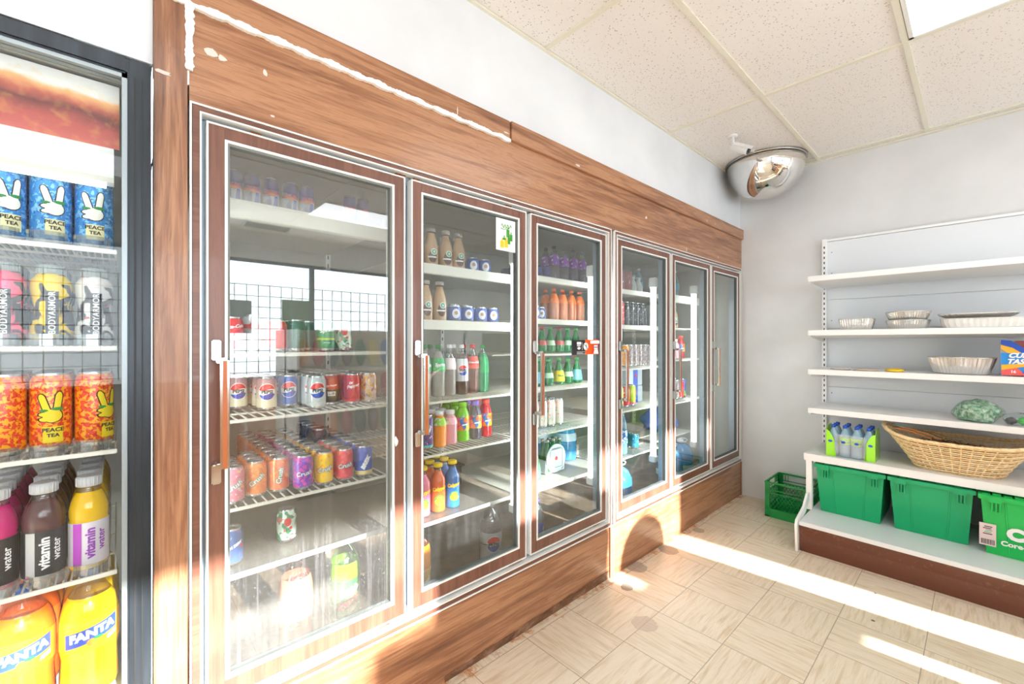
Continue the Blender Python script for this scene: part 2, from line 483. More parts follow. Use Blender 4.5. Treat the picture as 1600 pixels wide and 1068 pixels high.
# base
b = bmesh.new(); box(b, .141, 2.058, 1.427, 1.47, .0, .298); cpart('base_panel', b, WOOD)
b = bmesh.new(); box(b, 2.094, 4.028, 1.424, 1.47, .0, .298); cpart('base_panel', b, WOOD)
def mat_worn():
    t = NT('water_worn_wood'); o = t.obj(); n = t.noise(t.scale(o, (8, 20, 14)), 1, 5, .7, .5)
    c = t.ramp(n, [(.3, lin((84, 56, 40))), (.5, lin((120, 82, 58))), (.62, lin((144, 118, 98))), (.75, lin((96, 66, 48)))])
    return t.pbr(c, .7)
b = bmesh.new(); n = 80; up = []; lo = []
for i in range(n + 1):
    x = .95 + (2.056 - .95) * i / n; up.append((x, .026 + .020 * (i / n) + .003 * math.sin(i * .5) * math.sin(i * .13) + random.uniform(-.0012, .0012))); lo.append((x, 0.001))
ragged(b, up, lo, 1.4245, 1.4285); cpart('worn_edge', b, mat_worn(), 'dark water-worn strip along the cooler base')
b = bmesh.new(); box(b, 2.060, 2.092, 1.420, 1.46, 0, .30, 0); cpart('base_post', b, WOODV)
b = bmesh.new(); box(b, 4.030, 4.046, 1.418, 1.46, 0, 1.97); cpart('base_post', b, WOODV)
for x in (2.064, 2.087): b = bmesh.new(); box(b, x, x + .004, 1.416, 1.421, 0, 1.97); cpart('joint_strip', b, TRIMW)

def ring(bm, x0, x1, z0, z1, w, y0, y1, mi=0, wb=None, wt=None, bev=0):
    wb = w if wb is None else wb; wt = w if wt is None else wt
    box(bm, x0, x0 + w, y0, y1, z0, z1, mi, bev); box(bm, x1 - w, x1, y0, y1, z0, z1, mi, bev)
    box(bm, x0 + w, x1 - w, y0, y1, z0, z0 + wb, mi, bev); box(bm, x0 + w, x1 - w, y0, y1, z1 - wt, z1, mi, bev)
for (xa, xb) in ((.141, 2.062), (2.094, 4.028)):
    b = bmesh.new(); ring(b, xa, xb, .298, 1.978, .0045, 1.412, 1.46, 0); ring(b, xa + .022, xb - .022, .322, 1.958, .004, 1.412, 1.46, 0)
    cpart('frame_trim', b, TRIMW)
    b = bmesh.new(); ring(b, xa + .006, xb - .006, .304, 1.972, .016, 1.416, 1.462, 0); cpart('frame_band', b, DOORH)
    b = bmesh.new(); ring(b, xa + .027, xb - .027, .327, 1.953, .030, 1.452, 1.50, 0); cpart('frame_jamb', b, ALUD)
DOORS = [(.178, .773), (.799, 1.391), (1.419, 2.018), (2.128, 2.752), (2.778, 3.392), (3.418, 3.992)]
# mullions between the doors
b = bmesh.new()
for i, j in ((0, 1), (1, 2), (3, 4), (4, 5)):
    xa, xb = DOORS[i][1], DOORS[j][0]; xm = (xa + xb) / 2
    b = bmesh.new(); box(b, xm - .022, xm + .022, 1.455, 1.50, .33, 1.95); cpart('mullion', b, ALUD)
b = bmesh.new()
for x, z, r_ in ((.30, 1.948, .009), (.765, 1.953, .012), (.83, 1.95, .007), (1.30, 1.953, .009), (1.45, 1.95, .006), (.74, .334, .02), (.70, .332, .012), (1.33, .334, .02), (1.36, .334, .012), (1.95, .334, .016), (2.70, .334, .02)):
    box(b, x - r_ * 1.6, x + r_ * 1.6, 1.434, 1.453, z - .003, z + .003)
cpart('hinge_rust', b, M('rust', (150, 84, 40), .8))['kind'] = 'stuff'
ZB, ZT = .346, 1.940
ORDD = ['leftmost', 'second', 'third', 'fourth', 'fifth', 'sixth']
for k, (xa, xb) in enumerate(DOORS):
    y0, y1 = 1.420, 1.450
    wl = .042; wb = .055; wt = .038
    b = bmesh.new(); ring(b, xa + .0045, xb - .0045, ZB + .0045, ZT - .0045, wl - .0045, y0, y1, 0, wb - .0045, wt - .0045, .001)
    d = cpart('glass_door', b, DOORW)
    b = bmesh.new(); ring(b, xa, xb, ZB, ZT, .0045, y0 - .003, y1, 0)
    ring(b, xa + wl, xb - wl, ZB + wb, ZT - wt, .007, y0 - .002, y1, 0); link('door_trim', b, TRIMW, d)
    b = bmesh.new(); ring(b, xa + wl + .007, xb - wl - .007, ZB + wb + .007, ZT - wt - .007, .006, y0 + .004, y1 - .004); link('gasket', b, GASKET if k != 0 else M('grey_seal', (120, 124, 122), .6), d)
    b = bmesh.new(); box(b, xa + wl + .010, xb - wl - .010, 1.434, 1.438, ZB + wb + .010, ZT - wt - .010); link('glass_pane', b, GLASS_DIRTY if k == 0 else GLASS, d)
    # handle: two chrome brackets and a wood-faced bar
    hx = xa + .022
    b = bmesh.new()
    for zz, s in ((1.345, 1), (.952, -1)):
        box(b, hx - .012, hx + .010, 1.405, 1.421, zz - .055 if s > 0 else zz, zz if s > 0 else zz + .055, 0, .003)
        box(b, hx - .006, hx + .018, 1.372, 1.408, (zz - .062) if s > 0 else (zz + .05), (zz - .048) if s > 0 else (zz + .064), 0, .002)
    box(b, hx + .002, hx + .008, 1.370, 1.378, 1.0, 1.29); box(b, hx + .018, hx + .023, 1.370, 1.378, 1.0, 1.29)
    h = link('handle', b, CHROME, d)
    b = bmesh.new(); box(b, hx + .008, hx + .018, 1.369, 1.379, 1.0, 1.29); 
    # bar infill belongs to the handle mesh as its own slot
    me = h.data; hb = bmesh.new(); hb.from_mesh(me); box(hb, hx + .008, hx + .018, 1.369, 1.379, 1.0, 1.29, 1); hb.to_mesh(me); hb.free(); me.materials.append(M('handle_inlay', (176, 96, 52), .35)); b.free()
# peeled sticker scraps
b = bmesh.new(); pts = [(.735 + math.cos(i * .9) * .009 * random.uniform(.6, 1.1), .985 + math.sin(i * .9) * .018 * random.uniform(.7, 1.1)) for i in range(7)]
prism(b, pts, 'y', 1.4135, 1.4160); tag(link('sticker_scrap', b, M('paper_scrap', (226, 222, 226), .8)), 'torn white sticker scrap on the right stile of the leftmost door', 'sticker')
# interior shell
INT = mat_wall('cooler_lining', (184, 186, 178), .05)
b = bmesh.new()
box(b, .10, .125, 1.50, 2.62, .0, 2.05); box(b, 4.03, 4.05, 1.50, 2.62, 0, 2.05); box(b, .10, 4.05, 2.60, 2.64, 0, 2.05); box(b, .10, 4.05, 1.48, 2.64, 2.02, 2.05)
cpart('lining', b, INT)
def mat_conc():
    t = NT('cooler_floor'); o = t.obj(); n = t.noise(o, 9, 5, .65)
    return t.pbr(t.ramp(n, [(.35, lin((100, 80, 62))), (.5, lin((122, 102, 82))), (.7, lin((140, 122, 102)))]), .6)
b = bmesh.new(); box(b, .125, 4.03, 1.47, 2.60, .20, .236); cpart('cooler_floor', b, mat_conc())
# tubes behind the mullions; the leftmost is unseen, added to light the cans
for x in (.166, 1.446, 2.065, 2.775, 3.405):
    b = bmesh.new(); b2 = lathe(b, [(.019, .545), (.019, 1.722)], 16); 
    for v in b.verts: v.co += Vector((x, 1.555, 0))
    o = cpart('light_tube', b, TUBE)
    b = bmesh.new(); box(b, x - .022, x + .022, 1.53, 1.58, 1.722, 1.79, 0, .005); link('tube_socket', b, WHITE, o)
    b = bmesh.new(); box(b, x - .022, x + .022, 1.53, 1.58, .50, .545, 0, .005); link('tube_socket', b, WHITE, o)
# perforated standards
b = bmesh.new()
for x in (.150, .81, 1.515, 2.345, 3.115, 3.75):
    for y in (1.60, 2.30):
        b = bmesh.new(); box(b, x - .012, x + .012, y, y + .02, .24, 2.0)
        for i in range(40): box(b, x - .003, x + .003, y - .0012, y + .001, .30 + i * .042, .318 + i * .042, 1)
        cpart('shelf_standard', b, [WHITE, BLACK])

WIRE = M('white_wire', (232, 230, 220), .4)
def wire_shelf(xa, xb, z, yf=1.60, yb=2.30, pitch=.028):
    b = bmesh.new()
    box(b, xa, xb, yf, yf + .010, z - .011, z - .001, 0, .002)
    n = int((xb - xa) / pitch)
    for i in range(n + 1):
        x = xa + .004 + (xb - xa - .008) * i / n; box(b, x - .0018, x + .0018, yf - .001, yb, z - .004, z)
    for y in (yf + .17, yf + .35, yf + .53, yb - .01): box(b, xa, xb, y - .003, y + .003, z - .010, z - .004)
    return cpart('wire_shelf', b, WIRE)
SHELFG = M('shelf_grey', (150, 150, 142), .45)
def lip_shelf(xa, xb, z, yf=1.60, yb=2.25, lip=.032, col=None, lipm=None):
    b = bmesh.new(); box(b, xa, xb, yf, yf + .006, z - lip, z + .006, 0, .0015); box(b, xa, xb, yf + .006, yb, z - .008, z - .001, 1)
    box(b, xa, xb, yf + .01, yf + .03, z - lip, z - lip + .006, 0)
    return cpart('metal_shelf', b, [lipm or M('shelf_lip', (228, 226, 216), .4), col or SHELFG])
S1x = (.165, .795); S2x = (.825, 1.50); S3x = (1.53, 2.33); S4x = (2.36, 3.10); S5x = (3.13, 3.735)
lip_shelf(*S1x, 1.790, lip=.05, col=M('perforated_shelf', (190, 188, 180), .5))
for z in (1.302, 1.093, .812): wire_shelf(*S1x, z)
lip_shelf(*S1x, .597, lip=.012, lipm=M('lip_grey', (176, 174, 164), .4), col=M('dark_plate', (100, 94, 86), .4))
lip_shelf(*S2x, 1.672, lip=.036); lip_shelf(*S2x, 1.430, lip=.036); wire_shelf(*S2x, 1.082); wire_shelf(*S2x, .852)
lip_shelf(*S2x, .560, lip=.010, lipm=M('lip_grey', (176, 174, 164), .4), col=M('dark_plate', (100, 94, 86), .4))
for z in (1.690, 1.460): lip_shelf(*S3x, z, lip=.022)
wire_shelf(*S3x, 1.272, 1.66); wire_shelf(*S3x, 1.080); wire_shelf(*S3x, .845); lip_shelf(*S3x, .548, lip=.012)
for z in (1.686, 1.448): lip_shelf(*S4x, z, lip=.022)
wire_shelf(*S4x, 1.160); wire_shelf(*S4x, .880); wire_shelf(*S4x, .54, 1.66)
lip_shelf(*S5x, 1.700, lip=.05); wire_shelf(*S5x, 1.450); wire_shelf(*S5x, 1.200); wire_shelf(*S5x, .868); wire_shelf(*S5x, .56, 1.72)

# ------------------------------------------------------------------ stickers on the doors
def plate(bm, x0, x1, z0, z1, y0, y1, mi=0): box(bm, x0, x1, y0, y1, z0, z1, mi)
t = empty('bottle_poster', (1.296, 1.419, 1.82), 'small white poster of yellow and green bottles, top right of the second door', 'sticker')
b = bmesh.new(); plate(b, 1.238, 1.352, 1.752, 1.893, 1.4175, 1.4195); link('sheet', b, M('poster_white', (244, 246, 238), .5), t, True)
b = bmesh.new()
for (x, z, w_, h_, mi) in ((1.262, 1.765, .022, .03, 0), (1.287, 1.768, .02, .036, 0), (1.305, 1.785, .016, .03, 1), (1.318, 1.80, .016, .03, 1), (1.298, 1.815, .018, .034, 1), (1.276, 1.80, .018, .01, 1)):
    plate(b, x, x + w_, z, z + h_, 1.4165, 1.4175, mi); plate(b, x + w_ * .35, x + w_ * .65, z + h_, z + h_ + .010, 1.4165, 1.4175, mi)
bmt = flat_text([], 'y', 1.4168)
bmt.free()
tube(b, [(1.268 + .0045 * i, 1.4168, 1.862 + .010 * math.sin(i * 1.7)) for i in range(14)], .0016, 5, 1); tube(b, [(1.264, 1.4168, 1.850), (1.282, 1.4168, 1.846), (1.300, 1.4168, 1.852)], .0014, 5, 1)
link('artwork', b, [M('poster_yellow', (238, 196, 20), .5), M('poster_green', (56, 150, 40), .5)], t, True)
t.location += Vector((-.018, .0140, -.007))
t = empty('delivery_sticker', (1.865, 1.419, 1.31), 'black and orange sticker on the third door beside the light tube', 'sticker')
b = bmesh.new(); plate(b, 1.752, 1.862, 1.272, 1.350, 1.4175, 1.4195, 0); plate(b, 1.862, 1.978, 1.272, 1.354, 1.4175, 1.4195, 1)
link('sheet', b, [M('sticker_black', (38, 38, 42), .4), M('sticker_orange', (240, 92, 24), .4)], t, True)
t.location += Vector((-.017, .0140, 0)); T1 = t
b = flat_text([], 'y', 1.4170)
plate(b, 1.759, 1.793, 1.326, 1.340, 1.4165, 1.4175); plate(b, 1.760, 1.788, 1.318, 1.3225, 1.4165, 1.4175); prism(b, [(1.759, 1.308), (1.775, 1.299), (1.792, 1.308), (1.776, 1.315)], 'y', 1.4165, 1.4175)
for z_, w_ in ((1.2875, .07), (1.282, .05), (1.2765, .075)): plate(b, 1.758, 1.758 + w_, z_, z_ + .0016, 1.4165, 1.4175)
plate(b, 1.872, 1.952, 1.331, 1.348, 1.4165, 1.4175); prism(b, [(1.900, 1.276), (1.944, 1.276), (1.936, 1.300), (1.908, 1.300)], 'y', 1.4165, 1.4175)
k = 20; prism(b, [(1.833 + math.cos(2 * PI * i / k) * .020, 1.317 + math.sin(2 * PI * i / k) * .020) for i in range(k)], 'y', 1.4165, 1.4175)
plate(b, 1.802, 1.8035, 1.297, 1.338, 1.4165, 1.4175)
tube(b, [(1.82, 1.4163, 1.327), (1.835, 1.4163, 1.316), (1.845, 1.4163, 1.303)], .0018, 6, 1); tube(b, [(1.833, 1.4163, 1.335), (1.84, 1.4163, 1.318), (1.833, 1.4163, 1.30)], .0014, 6, 1)
plate(b, 1.905, 1.935, 1.302, 1.322, 1.4165, 1.4175, 0); plate(b, 1.905, 1.935, 1.309, 1.314, 1.4160, 1.4168, 2)
link('lettering', b, [M('ink_white', (245, 245, 245), .5), M('ink_black', (22, 22, 24), .5), M('ink_blue', (40, 80, 190), .5)], t, True)

# ------------------------------------------------------------------ drinks: shapes and label materials
def flat_to_cyl(b2, bm, R, eps, u, v, rot, mi, step=0.004):
    """planar bmesh (x,y) -> wrapped round a cylinder whose front is -y"""
    m = Matrix.Rotation(math.radians(rot), 4, 'Z')
    bmesh.ops.transform(b2, matrix=m, verts=b2.verts)
    xs = [q.co.x for q in b2.verts]
    if xs and max(xs) - min(xs) > step * 1.5:
        x = min(xs) + step
        while x < max(xs):
            bmesh.ops.bisect_plane(b2, geom=b2.verts[:] + b2.edges[:] + b2.faces[:], plane_co=(x, 0, 0), plane_no=(1, 0, 0), dist=1e-6); x += step
    vm = {}
    for q in b2.verts:
        a = (u + q.co.x) / R
        vm[q] = bm.verts.new(((R + eps) * math.sin(a), -(R + eps) * math.cos(a), v + q.co.y))
    for f in b2.faces:
        try: g = bm.faces.new([vm[x] for x in f.verts]); g.material_index = mi; 
        except ValueError: pass
    b2.free()

def wrap_text(items, R, eps=0.0006):
    bm = bmesh.new()
    for it in items:
        if isinstance(it[0], str):
            s, size, u, v, rot, mi, bold, shear = it[:8]
            me = text_me(s, size, bold, shear); b2 = bmesh.new(); b2.from_mesh(me); bpy.data.meshes.remove(me)
            flat_to_cyl(b2, bm, R, eps, u, v, rot, mi)
        else:
            pts, u, v, mi = it[:4]; lift = it[4] if len(it) > 4 else 0
            b2 = bmesh.new(); b2.faces.new([b2.verts.new((p[0], p[1], 0)) for p in pts])
            flat_to_cyl(b2, bm, R, eps * .6 + lift, u, v, 0, mi)
    return bm

def splotch(name, base, cols, scale=60.0, rough=0.28, bands=None):
    """printed can: base colour with irregular coloured patches in uv space"""
    if name in MATS: return MATS[name]
    t = NT(name); u, v = t.uv(); uvv = t.new('ShaderNodeTexCoord').outputs['UV']
    c = lin(base)
    for i, (col, thr) in enumerate(cols):
        n = t.noise(t.scale(uvv, (1, 1, 1), (i * 3.7, i * 1.9, 0)), scale * (1 + .35 * i), 2, .5, .6)
        c = t.mix(t.step(n, thr, thr + .03), c, lin(col))
    for (v0, v1, col) in (bands or []):
        f = t.math('MULTIPLY', t.math('GREATER_THAN', v, v0), t.math('LESS_THAN', v, v1)); c = t.mix(f, c, lin(col))
    MATS[name] = t.pbr(c, rough, .15, .3); return MATS[name]

def cola_mat(name, top, bot, cv=.068, r=.030):
    if name in MATS: return MATS[name]
    t = NT(name); u, v = t.uv()
    c = t.mix(t.step(v, .035, .085), lin(bot), lin(top))
    dv = t.math('SUBTRACT', v, cv)
    d = t.math('SQRT', t.math('ADD', t.math('MULTIPLY', u, u), t.math('MULTIPLY', dv, dv)))
    wv = t.math('ADD', dv, t.math('MULTIPLY', t.math('SINE', t.math('MULTIPLY', u, 110.0)), -.0028))
    inside = t.mix(t.math('GREATER_THAN', wv, .0075), t.mix(t.math('LESS_THAN', wv, -.0085), lin((245, 245, 245)), lin((38, 70, 180))), lin((226, 44, 50)))
    c = t.mix(t.math('LESS_THAN', d, r), c, lin((245, 245, 245)))
    c = t.mix(t.math('LESS_THAN', d, r * .93), c, inside)
    MATS[name] = t.pbr(c, .28, .15, .3); return MATS[name]

INKW = M('ink_white', (245, 245, 245), .5) if 'ink_white' in MATS else M('ink_white', (245, 245, 245), .5)
INKK = M('ink_black', (22, 22, 24), .5)
INKB = M('ink_blue', (40, 80, 190), .5)
INKR = M('ink_red', (220, 30, 44), .5)
INKY = M('ink_yellow', (250, 214, 20), .5)
INKG = M('ink_green', (30, 140, 60), .5)
INKO = M('ink_orange', (246, 130, 30), .5)
INKP = M('ink_purple', (150, 60, 180), .5)
INKGR = M('ink_dark_teal', (24, 70, 70), .5)

def can_profile(R, Hh):
    k = R / .033
    return [(.022 * k, .002), (.0245 * k, 0), (.029 * k, .006), (.0325 * k, .013), (R, .018), (R, Hh - .022), (.0322 * k, Hh - .018), (.0275 * k, Hh - .006), (.0272 * k, Hh - .003), (.0280 * k, Hh - .0005), (.0268 * k, Hh), (.0262 * k, Hh - .005), (.002, Hh - .0055)]
PROTO = {}
def make_can(key, R, Hh, mat, letters=None, lmats=None, name='soda_can'):
    """a prototype: Empty > can_body, pull_tab, lettering; the first placement uses it"""
    r = bpy.data.objects.new(name, None); COL.objects.link(r); r.empty_display_size = .03
    b = bmesh.new(); lathe(b, can_profile(R, Hh), 24, [1, 1, 1, 0, 0, 0, 0, 1, 1, 1, 1, 1]); link('can_body', b, [mat, CANALU], r)
    b = bmesh.new(); prism(b, [(math.cos(a) * .007, math.sin(a) * .011 - .004) for a in [2 * PI * i / 10 for i in range(10)]], 'z', Hh - .0048, Hh - .0030); link('pull_tab', b, CANALU, r)
    if letters: link('lettering', wrap_text(letters, R), lmats, r)
    PROTO[key] = [r, False, name]
    return r

def place(key, x, y, z, label, cat, group, rot=0.0, parts=True):
    p = PROTO[key]
    if not p[1]:
        p[1] = True; r = p[0]; r.location = (x, y, z); r.rotation_euler = (0, 0, rot); tag(r, label, cat, group); return r
    if label in LABELS: print('DUP LABEL', label)
    LABELS[label] = 1
    n = len(label.split())
    if n > 16 or n < 4: print('LABEL LENGTH', n, label)
    r = dup(p[0], (x, y, z), rot, label, group, parts); r['category'] = cat
    return r

def row(key, x, y, z, n, pitch, desc, where, cat, group, rot=None, parts=2, jitter=.0015):
    for i in range(n):
        rr = (-math.atan2(x, y) * .55 if rot is None else rot) + random.uniform(-.12, .12) * (1 if i else .3)
        if i: rr += random.choice((0, 0, 1.2, -.9, 2.5))
        if n == 1: lab = '%s, %s' % (desc, where)
        else: lab = '%s, %s from the glass, %s' % (desc, ORD[i] if i else 'first', where)
        place(key, x + (random.uniform(-jitter, jitter) * .6 if i else 0), y + i * pitch, z, lab, cat, group, rr, i == 0)

KINDS = {
 'pet': ([(.62, .006), (.80, 0), (.95, .012), (1, .045), (.98, .20), (1, .24), (1, .58), (.97, .63), (.80, .74), (.5, .85), (.34, .90), (.31, .94)], .35, .925),
 'big': ([(.62, .006), (.82, 0), (.96, .02), (1, .06), (.95, .26), (.95, .32), (1, .38), (1, .58), (.98, .66), (.86, .76), (.55, .87), (.26, .92), (.23, .945)], .27, .94),
 'armor': ([(.7, 0), (.92, .008), (1, .05), (1, .22), (.86, .38), (.84, .50), (.92, .60), (1, .70), (.96, .80), (.70, .87), (.64, .90)], .68, .885),
 'vitamin': ([(.8, 0), (.95, .008), (1, .04), (1, .52), (.96, .545), (1.0, .57), (.99, .66), (.86, .75), (.62, .84), (.58, .90)], .62, .89),
 'frap': ([(.8, 0), (.95, .01), (1, .05), (1, .46), (.93, .56), (.70, .72), (.52, .82), (.50, .90)], .55, .895),
 'longneck': ([(.8, 0), (.95, .008), (1, .04), (1, .62), (.94, .68), (.70, .76), (.52, .81), (.48, .92)], .60, .925),
 'drop': ([(.6, 0), (.88, .02), (1, .10), (.99, .26), (.86, .42), (.60, .62), (.40, .78), (.34, .92)], .38, .915),
 'juice': ([(.8, 0), (.97, .01), (1, .05), (.97, .30), (1, .56), (.96, .66), (.78, .78), (.55, .86), (.52, .89)], .56, .88),
 'jug': ([(.8, 0), (.96, .02), (1, .07), (.97, .14), (1, .18), (.97, .24), (1, .28), (.97, .34), (1, .40), (.96, .62), (.72, .80), (.34, .90), (.22, .93)], .25, .93),
}
def liquid_mat(name, col, level, clear=(.85, .9, .92), glassy=0.12):
    if name in MATS: return MATS[name]
    t = NT(name); o = t.obj(); z = t.xyz(o)[2]
    p = t.new('ShaderNodeBsdfPrincipled'); p.inputs['Base Color'].default_value = lin(col) + (1,); p.inputs['Roughness'].default_value = .12
    p.inputs['Coat Weight'].default_value = .6; p.inputs['Coat Roughness'].default_value = .04
    tr = t.new('ShaderNodeBsdfTransparent'); tr.inputs[0].default_value = clear + (1,)
    m0 = t.new('ShaderNodeMixShader'); m0.inputs[0].default_value = 1 - glassy
    t.l.new(tr.outputs[0], m0.inputs[1]); t.l.new(p.outputs[0], m0.inputs[2])
    g = t.new('ShaderNodeBsdfGlossy'); g.inputs['Roughness'].default_value = .05
    m1 = t.new('ShaderNodeMixShader'); m1.inputs[0].default_value = .22
    t.l.new(tr.outputs[0], m1.inputs[1]); t.l.new(g.outputs[0], m1.inputs[2])
    m2 = t.new('ShaderNodeMixShader'); t.put(m2.inputs[0], t.math('GREATER_THAN', z, level))
    t.l.new(m0.outputs[0], m2.inputs[1]); t.l.new(m1.outputs[0], m2.inputs[2]); t.l.new(m2.outputs[0], t.out.inputs[0])
    MATS[name] = t.m; return t.m

def prof_r(kind, R, Hh, z):
    pr = KINDS[kind][0]
    for (r0, z0), (r1, z1) in zip(pr, pr[1:]):
        if z0 * Hh <= z <= z1 * Hh and z1 > z0: return R * (r0 + (r1 - r0) * (z / Hh - z0) / (z1 - z0))
    return R
def make_bottle(key, kind, R, Hh, mat, capmat, band=None, letters=None, lmats=None, name='drink_bottle', seg=24):
    pr, cr, cz = KINDS[kind]
    r = bpy.data.objects.new(name, None); COL.objects.link(r); r.empty_display_size = .03
    b = bmesh.new(); lathe(b, [(a * R, c * Hh) for a, c in pr], seg); link('bottle_body', b, mat, r)
    # ribbed cap
    b = bmesh.new(); lathe(b, [(cr * R, cz * Hh), (cr * R * 1.02, Hh * .96), (cr * R * .98, Hh * .993), (cr * R * .85, Hh)], 20)
    for i in range(20):
        a = 2 * PI * i / 20; c_, s_ = math.cos(a), math.sin(a); rr = cr * R * 1.015
        if R > .03: prism(b, [(c_ * rr - s_ * .0008, s_ * rr + c_ * .0008), (c_ * (rr + .0012), s_ * (rr + .0012)), (c_ * rr + s_ * .0008, s_ * rr - c_ * .0008)], 'z', cz * Hh + .001, Hh * .985)
    link('bottle_cap', b, capmat, r)
    if band:
        z0, z1, bm_ = band; n = 6
        b = bmesh.new(); lathe(b, [(prof_r(kind, R, Hh, z0 + (z1 - z0) * i / n) + .0007, z0 + (z1 - z0) * i / n) for i in range(n + 1)], seg, cap0=False, cap1=False)
        lb = link('label_band', b, bm_, r)
        if letters: link('lettering', wrap_text(letters, R + .0012), lmats, lb)
    elif letters: link('lettering', wrap_text(letters, R + .0004), lmats, r)
    PROTO[key] = [r, False, name]; return r

def disc(r, n=20, sx=1, sy=1): return [(math.cos(2 * PI * i / n) * r * sx, math.sin(2 * PI * i / n) * r * sy) for i in range(n)]

# ---- 355 ml cans
R0, H0 = .033, .122
PEP = [('PEPSI', .0165, 0, .0675, 0, 0, .0007, 0)]
make_can('cola_beige', R0, H0, cola_mat('beige_cola_print', (186, 146, 150), (236, 230, 200)), PEP, [INKK])
make_can('cola_blue', R0, H0, cola_mat('blue_cola_print', (10, 72, 170), (6, 88, 176)), [('PEPSI', .0165, 0, .0675, 0, 0, .0007, 0)], [INKK])
make_can('cola_silver', R0, H0, cola_mat('silver_cola_print', (196, 204, 206), (214, 220, 220)), PEP, [INKK])
make_can('pepper_zero', R0, H0, splotch('maroon_black_print', (40, 20, 24), [], bands=[(.062, .2, (190, 30, 54))]),
         [(disc(.022, 20, 1, .6), 0, .078, 1), ('Dr Pepper', .0095, 0, .078, 8, 0, .0004, .2), ('zero', .017, 0, .052, 0, 0, .0005, 0), ('SUGAR', .009, 0, .041, 0, 0, .0005, 0)], [INKW, INKR])
make_can('pepper', R0, H0, splotch('red_pepper_print', (214, 60, 62), [((190, 30, 44), .6)]),
         [('Dr', .012, -.008, .086, 12, 0, .0006, .3), ('Pepper', .0165, 0, .074, 12, 0, .0006, .3)], [INKW])
make_can('rootbeer', R0, H0, splotch('cream_orange_print', (214, 196, 184), [((226, 176, 60), .52), ((140, 110, 120), .6)], 40), None, None)
make_can('coke', R0, H0, splotch('red_cola_print', (214, 30, 40), [((238, 120, 130), .60), ((170, 60, 120), .66)], 45),
         [('Coca-Cola', .0155, 0, .088, 8, 0, .0005, .35), (disc(.012, 14, 1.2, .6), .004, .05, 0)], [INKW])
make_can('coke_silver', .029, .135, splotch('silver_cola_plain', (196, 200, 204), [], bands=[(.085, .1, (210, 60, 60))]), [(disc(.011, 14), 0, .098, 0)], [INKR])
make_can('red_plain', .035, .118, splotch('plain_red_print', (226, 48, 40), []), [('Coca-Cola', .012, -.035, .07, 80, 0, .0004, .3)], [INKW])
make_can('ginger', R0, H0, splotch('dark_green_print', (14, 92, 74), [((30, 70, 120), .58), ((8, 50, 40), .64)], 40), None, None)
make_can('sprite', R0, H0, splotch('green_lemon_print', (0, 140, 82), [], bands=[(.045, .052, (190, 210, 40))]), [('Sprite', .0225, 0, .083, 8, 0, .0010, .1), ('zero sugar', .006, 0, .035, 0, 0, .0001, 0)], [INKW])
make_can('sevenup', R0, H0, splotch('green_pale_print', (214, 236, 220), [((20, 130, 80), .50), ((230, 90, 90), .62)], 30), [(disc(.013, 14, 1, 1.2), 0, .078, 0), (disc(.006, 10), .010, .055, 0)], [INKR])
CR = lambda rot, c=.06: [('Crush', .0215, 0, c, rot, 1, .0022, .1), ('Crush', .0215, .0002, c, rot, 0, .0006, .1)]
def crush_can(key, base, cols, rot, out=(70, 50, 110), sc_=55):
    r = make_can(key, R0, H0, splotch(key + '_print', base, cols, sc_), None)
    b = wrap_text([('Crush', .0215, 0, .060, rot, 1, .0020, .1)], R0, .0005)
    b2 = wrap_text([('Crush', .0215, 0, .060, rot, 0, .0004, .1)], R0, .0010)
    me = bpy.data.meshes.new('x'); b2.to_mesh(me); b2.free(); b.from_mesh(me); bpy.data.meshes.remove(me)
    link('lettering', b, [INKW, M('ink_outline_%s' % key, out, .5)], r)
crush_can('crush_pink', (222, 130, 150), [((240, 170, 110), .58), ((230, 200, 210), .6)], 32, (110, 150, 150))
crush_can('crush_orange', (240, 140, 80), [((246, 170, 110), .55)], 38, (110, 160, 150))
crush_can('crush_peach', (242, 134, 90), [((250, 180, 70), .60), ((236, 96, 70), .62)], 80, (110, 160, 140))
crush_can('crush_grape', (130, 60, 180), [((220, 70, 170), .50), ((90, 70, 200), .60), ((20, 150, 140), .70)], 8, (40, 80, 150))
crush_can('crush_yellow', (252, 206, 10), [((250, 150, 20), .57), ((90, 170, 50), .70)], 12, (40, 100, 120))
crush_can('crush_red', (230, 60, 90), [((246, 120, 80), .55), ((190, 30, 60), .64)], 8, (30, 100, 130))
make_can('tea_blue', R0, H0, splotch('blue_tea_print', (40, 84, 186), [], bands=[(0, .028, (236, 216, 150))]), [('BRISK', .021, .002, .058, 62, 0, .0016, .2)], [INKW])
make_can('dew_can', R0, H0, splotch('blue_dew_print', (70, 100, 160), [((200, 60, 70), .60), ((220, 225, 230), .66)], 50), [('MTN DEW', .012, 0, .065, 24, 0, .0008, .3)], [INKW])
make_can('tall_dark', R0, .157, splotch('dark_energy_print', (34, 26, 52), [((70, 60, 110), .6)], 50), None, None, 'energy_can')
make_can('slim_blue', .0265, .135, splotch('blue_silver_energy_print', (206, 212, 220), [], bands=[(.078, .2, (24, 42, 160)), (.072, .079, (240, 70, 40))]),
         [('Red Bull', .0115, 0, .084, 0, 0, .0007, 0), ([(.002, 0), (.021, 0), (.021, .050), (.010, .050)], 0, .018, 1), ((disc(.007, 12, 1.6, .8)), 0, .070, 2)], [INKR, INKB, INKO], 'energy_can')

